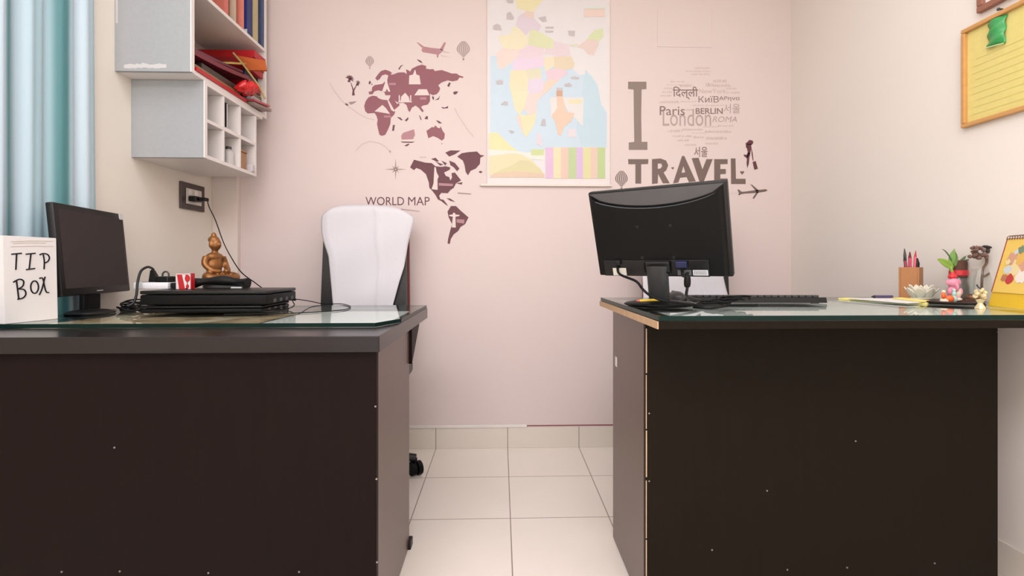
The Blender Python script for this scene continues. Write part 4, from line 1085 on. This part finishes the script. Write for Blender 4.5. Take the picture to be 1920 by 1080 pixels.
def dec(nm, m, polys, pl, k=0, parent=wd_):
    for q in polys: MB().poly([pl.pts(q, k)]).build(nm, m, parent, flat=True)
dec('landmass', M_mar, [EUR], p5)
dec('landmass', M_mar, [AFR], p5, .2)
dec('island', M_dm, [[(845, 945), (866, 938), (858, 1000), (838, 1002)], [(600, 510), (615, 490), (625, 515), (605, 535)], [(628, 515), (640, 530), (630, 542)], [(1395, 545), (1415, 510), (1432, 515), (1415, 558)], [(1455, 610), (1480, 600), (1508, 605), (1485, 632), (1462, 632)], [(885, 860), (920, 865), (945, 890), (930, 895)], [(965, 895), (1000, 862), (1005, 880), (985, 905)], [(1165, 880), (1185, 850), (1200, 855), (1200, 885)], [(1110, 840), (1122, 850), (1140, 895), (1125, 885)], [(1280, 890), (1320, 905), (1345, 925), (1310, 925)], [(1335, 758), (1370, 765), (1405, 750), (1405, 772), (1350, 775)], [(900, 375), (925, 340), (955, 330), (930, 350), (912, 382)], [(1085, 275), (1130, 290), (1150, 320), (1110, 300)], [(1240, 650), (1262, 655), (1262, 690), (1248, 680)], [(1270, 690), (1305, 670), (1325, 640), (1310, 685)]], p5)
AUS = [(1185, 1000), (1210, 985), (1240, 962), (1262, 965), (1275, 945), (1300, 970), (1320, 975), (1330, 955), (1350, 1000), (1372, 1030), (1366, 1080), (1341, 1100), (1300, 1072), (1255, 1054), (1205, 1075)]
dec('landmass', M_mar, [AUS], p5)
dec('landmark', M_pk, [[(930, 1050), (950, 1020), (1060, 985), (1070, 1040), (1050, 1085), (935, 1090)]], p5)
NAM = [(605, 300), (640, 232), (690, 245), (740, 258), (795, 262), (830, 290), (880, 295), (920, 290), (960, 300), (955, 320), (905, 345), (920, 375), (950, 385), (960, 415), (975, 390), (970, 350), (1000, 345), (1055, 415), (1010, 440), (990, 480), (960, 500), (938, 528), (880, 525), (862, 550), (872, 580), (900, 585), (928, 620), (940, 642), (915, 625), (880, 597), (850, 582), (830, 545), (800, 505), (775, 480), (770, 430), (745, 360), (700, 320), (660, 305), (640, 325)]
dec('landmass', M_dm, [NAM], p6)
dec('landmass', M_dm, [[(1020, 205), (1060, 175), (1120, 165), (1195, 160), (1225, 190), (1260, 195), (1225, 215), (1220, 270), (1185, 310), (1140, 330), (1115, 370), (1095, 340), (1085, 280), (1070, 240)]], p6)
dec('landmass', M_dm, [[(935, 690), (965, 640), (1010, 640), (1050, 680), (1120, 740), (1090, 800), (1050, 825), (1030, 860), (990, 890), (965, 930), (955, 975), (935, 970), (940, 930), (960, 850), (975, 800), (945, 740)]], p6)
dec('island', M_dm, [[(915, 170), (960, 150), (1050, 152), (1000, 185), (950, 205)], [(790, 225), (830, 215), (860, 245), (840, 250)], [(830, 248), (900, 275), (870, 285)], [(880, 240), (930, 262), (915, 285)], [(950, 240), (1000, 260), (1040, 310), (1020, 335), (990, 300), (960, 280)], [(1207, 340), (1225, 330), (1245, 338), (1228, 352)], [(1010, 440), (1068, 430), (1060, 452)], [(925, 570), (960, 575), (1005, 605), (960, 595)], [(555, 108), (590, 90), (602, 98), (575, 115)], [(520, 72), (650, 74), (620, 84), (540, 82)], [(878, 88), (890, 86), (886, 96)]], p6)
# pale landmark silhouettes over the land
dec('landmark', M_ghost, [[(776, 450), (786, 450), (792, 520), (820, 604), (800, 604), (785, 575), (772, 604), (735, 604), (765, 520)], [(1066, 385), (1074, 385), (1084, 430), (1115, 440), (1128, 530), (1008, 530), (1012, 440), (1050, 430)], [(1105, 580), (1190, 580), (1217, 641), (1063, 641)], [(970, 615), (1008, 660), (1016, 700), (1040, 705), (1040, 712), (900, 712), (900, 702), (925, 695), (930, 655)], [(905, 640), (917, 640), (917, 700), (905, 700)], [(1020, 640), (1032, 640), (1032, 700), (1020, 700)], [(740, 738), (775, 770), (818, 830), (660, 803)], [(800, 700), (820, 720), (865, 800), (850, 805), (825, 780)], [(865, 695), (905, 720), (890, 730)]], p5, 1)
dec('caption_mark', M_pk, [[(805, 515), (875, 515), (875, 537), (805, 537)], [(755, 845), (825, 845), (825, 866), (755, 866)], [(1120, 660), (1185, 660), (1185, 685), (1120, 685)]], p5, 1)
dec('landmark', M_ghost, [[(820, 295), (832, 300), (840, 345), (858, 380), (847, 405), (848, 498), (795, 492), (812, 440), (815, 380)], [(985, 700), (1000, 700), (1005, 715), (1040, 718), (1040, 728), (1005, 735), (1008, 830), (972, 828), (982, 735), (950, 728), (950, 718), (980, 715)]], p6, 1)
dec('caption_mark', M_pk, [[(858, 437), (985, 445), (980, 465), (858, 460)], [(1015, 755), (1085, 760), (1080, 795), (1015, 785)]], p6, 1)
dec('caption_mark', M_gv, [[(1025, 520), (1145, 530), (1140, 540), (1025, 532)], [(525, 664), (690, 684), (690, 690), (525, 672)]], p6)
dec('caption_mark', M_lg, [[(690, 205), (750, 205), (750, 216), (690, 216)]], p6)
for t_, x0_, x1_ in (('WORLD', 213, 553), ('MAP', 588, 778)):
    mb = MB(); add_text(mb, t_, lambda x, y: p6.p(x0_+x*(x1_-x0_), 634-y*74, 0), 0); mb.build('lettering', M_dm, wd_, flat=True)['label'] = 'word ' + t_
dec('airplane', M_pk, [[(1135, 185), (1145, 160), (1170, 148), (1230, 160), (1330, 170), (1355, 185), (1335, 210), (1310, 230), (1305, 258), (1290, 258), (1290, 228), (1220, 215), (1150, 205)], [(1085, 103), (1100, 106), (1165, 150), (1140, 160)], [(1365, 103), (1384, 108), (1352, 188), (1322, 175)]], p5)
dec('airplane', M_lg, [[(1350, 190), (1420, 205), (1415, 215), (1345, 205)], [(1330, 232), (1440, 262), (1335, 246)]], p5)
mb = MB(); balloon(mb, p5, 1560, 190, 140, 195, 7); mb.build('balloon', M_gv, wd_, flat=True)
mb = MB(); balloon(mb, p5, 612, 308, 92, 130, 5); mb.build('balloon', M_gv, wd_, flat=True)
mb = MB()
stroke(mb, [(205, 515), (250, 595), (300, 660), (350, 715), (400, 755), (460, 800), (520, 840), (590, 875), (660, 890)], .004, p5)
stroke(mb, [(1470, 770), (1510, 850), (1560, 925), (1610, 1000), (1665, 1065)], .004, p5)
stroke(mb, [(125, 155), (180, 98), (250, 70), (330, 85), (390, 120), (430, 160)], .004, p6)
mb.poly([p6.pts([(418, 165), (432, 145), (442, 170), (430, 178)])])
mb.build('route_line', M_lg, wd_, flat=True)
mb = MB()
for cx, cy, r, n in ((405, 475, 52, 7), (490, 510, 30, 5)):
    for k in range(n):
        a = -2.9+k*(2.9*2/(n-1))*.52+.3
        mb.poly([p5.pts([(cx, cy), (cx+r*.6*math.cos(a-.25), cy+r*.6*math.sin(a-.25)), (cx+r*math.cos(a), cy+r*math.sin(a)+8), (cx+r*.5*math.cos(a+.25), cy+r*.5*math.sin(a+.25))])])
    mb.poly([p5.pts([(cx-8, cy), (cx+14, cy-8), (cx+10, cy+34), (cx-20, cy+30)])])
mb.poly([p5.pts([(432, 642), (438, 590), (418, 515), (424, 512), (448, 580), (482, 525), (487, 527), (455, 595), (460, 642)])])
mb.build('palm_tree', M_dm, wd_, flat=True)
dec('airplane', M_gv, [[(360, 730), (375, 718), (400, 735), (385, 748)], [(395, 710), (475, 700), (470, 712), (430, 735), (415, 735)]], p5)
mb = MB()
for k in range(8):
    a = k*PI/4; r = 98 if k % 2 == 0 else 45
    mb.poly([p6.pts([(478+10*math.cos(a+PI/4), 317+10*math.sin(a+PI/4)), (478+r*math.cos(a), 317+r*math.sin(a)), (478+10*math.cos(a-PI/4), 317+10*math.sin(a-PI/4))])])
mb.build('compass_rose', M_gv, wd_, flat=True)

# "I love travel" sticker
b1 = Plane(1140, 100, 3.856, 0)
b2 = Plane(1220, 120, 6.75, 0)
td = thing('wall_decal', 'grey I love travel wall sticker with a heart of city names', 'wall sticker', (atY(1290, 380, D).x, D, atY(1290, 380, D).z))
LET = {'I': [[(145, 205), (278, 205), (278, 258), (243, 262), (240, 450), (243, 640), (285, 640), (285, 698), (150, 698), (150, 645), (190, 640), (187, 450), (185, 262), (145, 258)]],
       'T': [[(145, 765), (292, 765), (290, 800), (240, 802), (240, 942), (198, 942), (198, 802), (147, 802)]],
       'R': [[(318, 765), (380, 760), (420, 775), (435, 810), (422, 845), (402, 862), (447, 940), (397, 940), (362, 872), (360, 940), (318, 945)], [(360, 797), (385, 797), (392, 815), (380, 832), (360, 835)]],
       'A': [[(535, 742), (552, 742), (635, 925), (585, 932), (568, 895), (522, 900), (508, 935), (470, 940)], [(545, 815), (558, 860), (532, 864)]],
       'V': [[(605, 758), (655, 755), (683, 838), (712, 765), (757, 765), (692, 930), (662, 930)]],
       'E': [[(768, 765), (865, 765), (865, 800), (812, 802), (812, 836), (852, 836), (852, 872), (812, 874), (812, 905), (865, 905), (865, 940), (768, 940)]],
       'L': [[(888, 760), (922, 760), (925, 907), (995, 907), (995, 945), (890, 945)]]}
for k, loops in LET.items():
    mb = MB(); mb.poly([b1.pts(l) for l in loops]); mb.build('letter', mat('warm_grey_vinyl', (138, 121, 111), .5, .4, var=.03) if k == 'I' else M_br, td, flat=True)['label'] = 'letter ' + k
mb = MB()
for cx, cy, r in ((468, 830, 11), (970, 862, 16)):
    mb.poly([b1.pts([(cx, cy+r), (cx-r, cy-r*.2), (cx-r*.5, cy-r*.8), (cx, cy-r*.4), (cx+r*.5, cy-r*.8), (cx+r, cy-r*.2)])])
mb.build('small_heart', M_br, td, flat=True)
M_w1 = mat('word_dark_vinyl', (134, 112, 106), .5); M_w2 = mat('word_mid_vinyl', (178, 158, 151), .5); M_w3 = mat('word_light_vinyl', (200, 178, 170), .5)
def word(t, x0, x1, yb, hgt, m, bold=0, shear=0):
    mb = MB(); add_text(mb, t, lambda x, y: b2.p(x0+x*(x1-x0), yb-y*hgt, .5), bold, shear); mb.build('word', m, td, flat=True)
word('\u093f\u0926\u0932\u094d\u0932\u0940', 280, 600, 450, 165, M_w1, .01)
word('NewYork', 612, 960, 372, 58, M_w3, 0)
word('Ки\u0457В', 605, 862, 486, 82, M_w1, .0)
word('Αθηνα', 866, 1128, 470, 62, M_w1, .01)
word('Paris', 115, 432, 648, 115, M_w1, .004)
word('BERLIN', 570, 912, 632, 74, M_w1, .015)
word('\uc11c\uc6b8', 925, 1132, 625, 122, M_w2, 0)
word('London', 152, 765, 785, 215, M_w2, .0)
word('ROMA', 782, 1092, 735, 72, M_w2, .0, .25)
mb = MB(); add_text(mb, '\uc11c\uc6b8', lambda x, y: b1.p(622+x*98, 750-y*75, .5), .01); mb.build('word', M_w1, td, flat=True)
random.seed(3)
def hw(y):   # heart half widths
    pass
def scrib(x0, x1, y, h, m_l):
    x = x0
    while x < x1:
        w = random.uniform(6, 14); m_l.poly([b2.pts([(x, y-h*random.uniform(.5, 1)), (x+w, y-h*random.uniform(.5, 1)), (x+w, y), (x, y)])]); x += w+random.uniform(3, 9)
        if random.random() < .12: x += 10
mb = MB()
for x0, x1, y, h in ((560, 745, 60, 18), (445, 745, 98, 16), (512, 745, 138, 16), (250, 430, 232, 20), (205, 385, 268, 12), (170, 275, 318, 22), (370, 515, 290, 40), (150, 270, 365, 26), (120, 270, 412, 26), (110, 360, 495, 34), (380, 600, 482, 16), (700, 790, 285, 50), (790, 960, 232, 42), (800, 1010, 290, 40), (960, 1090, 320, 22), (970, 1130, 372, 26), (530, 930, 530, 16), (435, 535, 590, 24), (850, 1050, 792, 22), (220, 400, 862, 40), (400, 660, 840, 26), (665, 850, 800, 16), (690, 1010, 870, 34), (280, 520, 925, 30), (540, 660, 940, 34), (700, 960, 955, 40), (340, 500, 978, 28), (690, 850, 1020, 28), (430, 560, 1035, 26), (520, 690, 880, 12)):
    mb = MB(); scrib(x0, x1, y, h, mb); mb.build('small_words', M_w3, td, flat=True)
mb = MB()
for q in ([(1008, 640), (1022, 626), (1045, 630), (1052, 645), (1040, 662), (1030, 662), (1010, 660)], [(1005, 655), (1035, 655), (1038, 690), (1030, 715), (1025, 745), (1012, 725), (1005, 690)],
          [(1012, 715), (1028, 722), (1005, 760), (985, 745), (980, 730), (1000, 735)], [(1005, 735), (1025, 735), (1018, 800), (1008, 830), (1002, 800)], [(1036, 680), (1046, 720), (1052, 775), (1046, 775), (1038, 730)],
          [(1045, 785), (1068, 778), (1084, 835), (1058, 842)], [(995, 650), (1010, 640), (1006, 690), (998, 680)]):
    mb.poly([b1.pts(q)])
mb.build('traveller', M_dm, td, flat=True)
mb = MB()
for q in ([(985, 1000), (1060, 990), (1110, 985), (1140, 982), (1155, 990), (1140, 1000), (1085, 1008), (985, 1015), (950, 1020), (935, 985), (948, 985), (965, 1000)], [(1028, 945), (1042, 950), (1092, 992), (1072, 1000)], [(1075, 1000), (1092, 1000), (1056, 1052), (1044, 1048)], [(938, 1018), (965, 1012), (950, 1028)]):
    mb.poly([b1.pts(q)])
mb.build('airplane', M_br, td, flat=True)
mb = MB(); stroke(mb, [(865, 1015), (938, 1010)], .002, b1); mb.build('route_line', M_w3, td, flat=True)
mb = MB(); balloon(mb, b1, 98, 918, 96, 138, 7); mb.build('balloon', M_br, td, flat=True)

# ------------------------------------------------------------------ hanging map chart
hm = thing('wall_map', 'laminated political wall map hanging between the two wall stickers', 'map', (atY(1028, 348, D).x, D, atY(1028, 348, D).z))
a, b = atY(913.5, 345, D-.004), atY(1143.5, 345, D-.004)
ztop = 2.45
MB().box((a.x, D-.0055, a.z), (b.x, D-.0045, ztop)).build('sheet', mat('map_paper', (224, 214, 209), .4), hm)
class MP:
    def __init__(s, ox, oy, sc): s.o = (ox, oy, sc)
    def __call__(s, x, y, k): return atY(s.o[0]+x/s.o[2], s.o[1]+y/s.o[2], D-.0057-.00012*k)
m7 = MP(900, 0, 6.0); m8 = MP(900, 170, 5.685); mp_ = MP(0, 0, 1)
mb = MB(); mm = []
def st_(rgb, pts, f, k):
    rgb = tuple(int((c_*.76+w_*.24)*.93) for c_, w_ in zip(rgb, (236, 229, 226)))  # washes the print towards white: laminate glare put into the colours
    m = mat('map_'+str(rgb), rgb, .4, var=.03)
    if m not in mm: mm.append(m)
    mb.mi = mm.index(m); mb.poly([[f(x, y, k) for x, y in pts]])
sea = (204, 228, 242); sea2 = (194, 224, 236)
st_((238, 232, 231), [(918, -60), (1138, -60), (1138, 333), (918, 333)], mp_, 0)
st_(sea, [(919, 105), (1000, 105), (1070, 125), (1085, 140), (1108, 140), (1121, 160), (1127, 195), (1138, 210), (1138, 276), (1023, 276), (1018, 300), (919, 300)], mp_, 1)
st_(sea2, [(1098, 130), (1120, 160), (1127, 195), (1137, 215), (1137, 275), (1090, 275), (1080, 240)], mp_, 1.5)
S7 = [((244, 233, 172), [(405, -330), (560, -360), (690, -200), (740, -40), (640, 80), (610, 130), (520, 120), (420, 100), (380, -60)]), ((238, 208, 190), [(520, 120), (610, 140), (605, 200), (540, 205), (480, 160)]),
      ((228, 208, 220), [(480, 150), (540, 205), (605, 200), (690, 290), (660, 350), (600, 330), (560, 350), (520, 400), (480, 375), (400, 280), (430, 190)]),
      ((245, 234, 190), [(385, 290), (440, 320), (520, 400), (545, 440), (540, 500), (500, 540), (440, 560), (260, 545), (230, 480), (205, 410), (330, 390)]),
      ((226, 230, 172), [(545, 440), (560, 350), (600, 330), (690, 370), (830, 450), (830, 540), (760, 550), (640, 530), (545, 500)]),
      ((245, 220, 204), [(250, 540), (440, 560), (420, 650), (380, 680), (300, 750), (220, 785), (190, 720), (185, 600)]),
      ((240, 214, 222), [(500, 540), (560, 510), (720, 550), (720, 615), (640, 655), (415, 655), (440, 560)]),
      ((236, 214, 218), [(830, 465), (1000, 500), (1015, 620), (900, 645), (830, 620), (720, 610), (740, 550), (830, 540)]),
      ((241, 214, 236), [(400, 660), (640, 650), (725, 640), (730, 745), (600, 770), (450, 795), (365, 780), (370, 710)]),
      ((245, 228, 188), [(720, 645), (830, 640), (835, 740), (745, 805), (720, 745)]), ((234, 214, 172), [(830, 635), (1030, 635), (1065, 720), (1050, 770), (960, 785), (835, 765)]),
      ((241, 206, 216), [(740, 800), (840, 765), (960, 785), (985, 830), (880, 905), (830, 960), (760, 890)]),
      ((243, 230, 178), [(345, 790), (450, 790), (690, 765), (690, 880), (545, 895), (525, 1085), (440, 1200), (370, 1120), (330, 960)]),
      ((230, 226, 186), [(500, 785), (690, 770), (680, 875), (545, 885)]),
      ((234, 216, 234), [(550, 890), (690, 880), (740, 960), (705, 1040), (640, 1100), (520, 1085)]), ((246, 214, 190), [(715, 950), (760, 890), (890, 900), (745, 1045), (640, 1110), (600, 1100), (700, 1040)]),
      ((236, 208, 196), [(1130, 500), (1200, 450), (1280, 420), (1340, 490), (1280, 620), (1210, 610), (1170, 550), (1100, 530)]), ((220, 231, 168), [(1190, 450), (1290, 340), (1380, 318), (1392, 410), (1330, 470), (1280, 440)]),
      ((230, 222, 196), [(1000, 500), (1100, 495), (1130, 520), (1020, 525)]),
      ((246, 214, 200), [(1170, 100), (1405, 100), (1405, 190), (1170, 190)]), ((228, 240, 214), [(1185, 80), (1405, 80), (1405, 98), (1185, 98)])]
for i, (c_, q) in enumerate(S7): st_(c_, q, m7, 2+.3*i)
S8 = [((246, 232, 180), [(330, 0), (520, 0), (500, 120), (470, 190), (420, 262), (370, 190)]), ((246, 216, 204), [(505, 40), (720, 0), (612, 110), (605, 235), (520, 265), (470, 190)]),
      ((234, 230, 172), [(420, 255), (530, 262), (602, 235), (590, 330), (540, 430), (490, 497), (455, 450), (405, 330)]), ((240, 214, 200), [(395, 260), (430, 270), (465, 450), (450, 450), (390, 300)]),
      ((236, 232, 226), [(745, 70), (1105, 70), (1097, 385), (1010, 290), (960, 250), (900, 150), (830, 190), (770, 260), (760, 300)]), ((243, 202, 168), [(815, 60), (885, 60), (900, 150), (925, 225), (1010, 240), (975, 320), (900, 385), (862, 480), (832, 470), (808, 350), (765, 265), (822, 185)]),
      ((240, 230, 172), [(945, 95), (1085, 95), (1085, 140), (945, 140)]), ((232, 222, 228), [(935, 410), (1025, 410), (1025, 495), (935, 495)]),
      ((243, 232, 160), [(95, 450), (180, 445), (250, 510), (340, 600), (450, 670), (560, 740), (95, 740)]), ((244, 240, 224), [(95, 625), (350, 640), (520, 660), (690, 640), (690, 740), (95, 700)]),
      ((238, 226, 168), [(95, 700), (350, 665), (440, 680), (560, 745), (690, 900), (95, 900)]), ((226, 214, 150), [(330, 800), (430, 740), (520, 745), (640, 830), (690, 910), (130, 910), (200, 850)]), ((230, 196, 160), [(150, 880), (400, 860), (690, 885), (690, 925), (100, 925)]),
      ((206, 222, 138), [(545, 625), (680, 625), (680, 690), (545, 690)]), ((240, 214, 224), [(600, 560), (625, 440), (650, 480), (660, 600)])]
for i, (c_, q) in enumerate(S8): st_(c_, q, m8, 9+.25*i)
strip = [(232, 184, 222), (238, 228, 172), (238, 198, 172), (188, 212, 140), (224, 182, 230), (230, 226, 148), (238, 200, 176), (186, 212, 128)]
xs = [700, 782, 862, 942, 1028, 1098, 1180, 1252, 1335]
for i, c_ in enumerate(strip): st_(c_, [(xs[i], 605), (xs[i+1], 605), (xs[i+1], 935), (xs[i], 935)], m8, 13)
for q in ([(290, 0), (378, 0), (370, 35), (310, 30)], [(300, 150), (340, 130), (385, 200), (370, 220), (300, 215)], [(145, 290), (190, 265), (230, 285), (245, 340), (150, 330)], [(655, 200), (740, 180), (750, 240), (705, 245)], [(990, 345), (1070, 345), (1065, 405), (1000, 400)], [(735, 300), (830, 300), (830, 318), (735, 318)], [(735, 345), (825, 345), (825, 362), (735, 362)], [(180, 915), (225, 895), (262, 910), (255, 945), (190, 950)], [(1020, 870), (1060, 855), (1120, 872), (1110, 890), (1025, 885)], [(945, 950), (1000, 930), (1040, 960), (1020, 975), (950, 970)], [(860, 985), (930, 990), (925, 1020), (865, 1020)]):
    st_((196, 184, 186), q, m7, 14)
for q in ([(220, 150), (260, 110), (300, 120), (295, 155)], [(300, 425), (335, 420), (370, 440), (335, 460)], [(645, 370), (665, 300), (695, 300), (705, 375)]): st_((186, 182, 186), q, m8, 14)
st_((206, 150, 110), [(815, 0), (880, 0), (880, 60), (815, 60)], m8, 14)
mb.build('map_print', mm, hm, flat=True)
mb = MB(); l_, r_ = atY(900, 348, D-.01), atY(1147, 348, D-.01)
mb.box((l_.x, D-.016, a.z-.012), (r_.x, D-.002, a.z-.0005), .003).build('hanging_rod', mat('ivory_batten', (226, 214, 204), .4), hm)
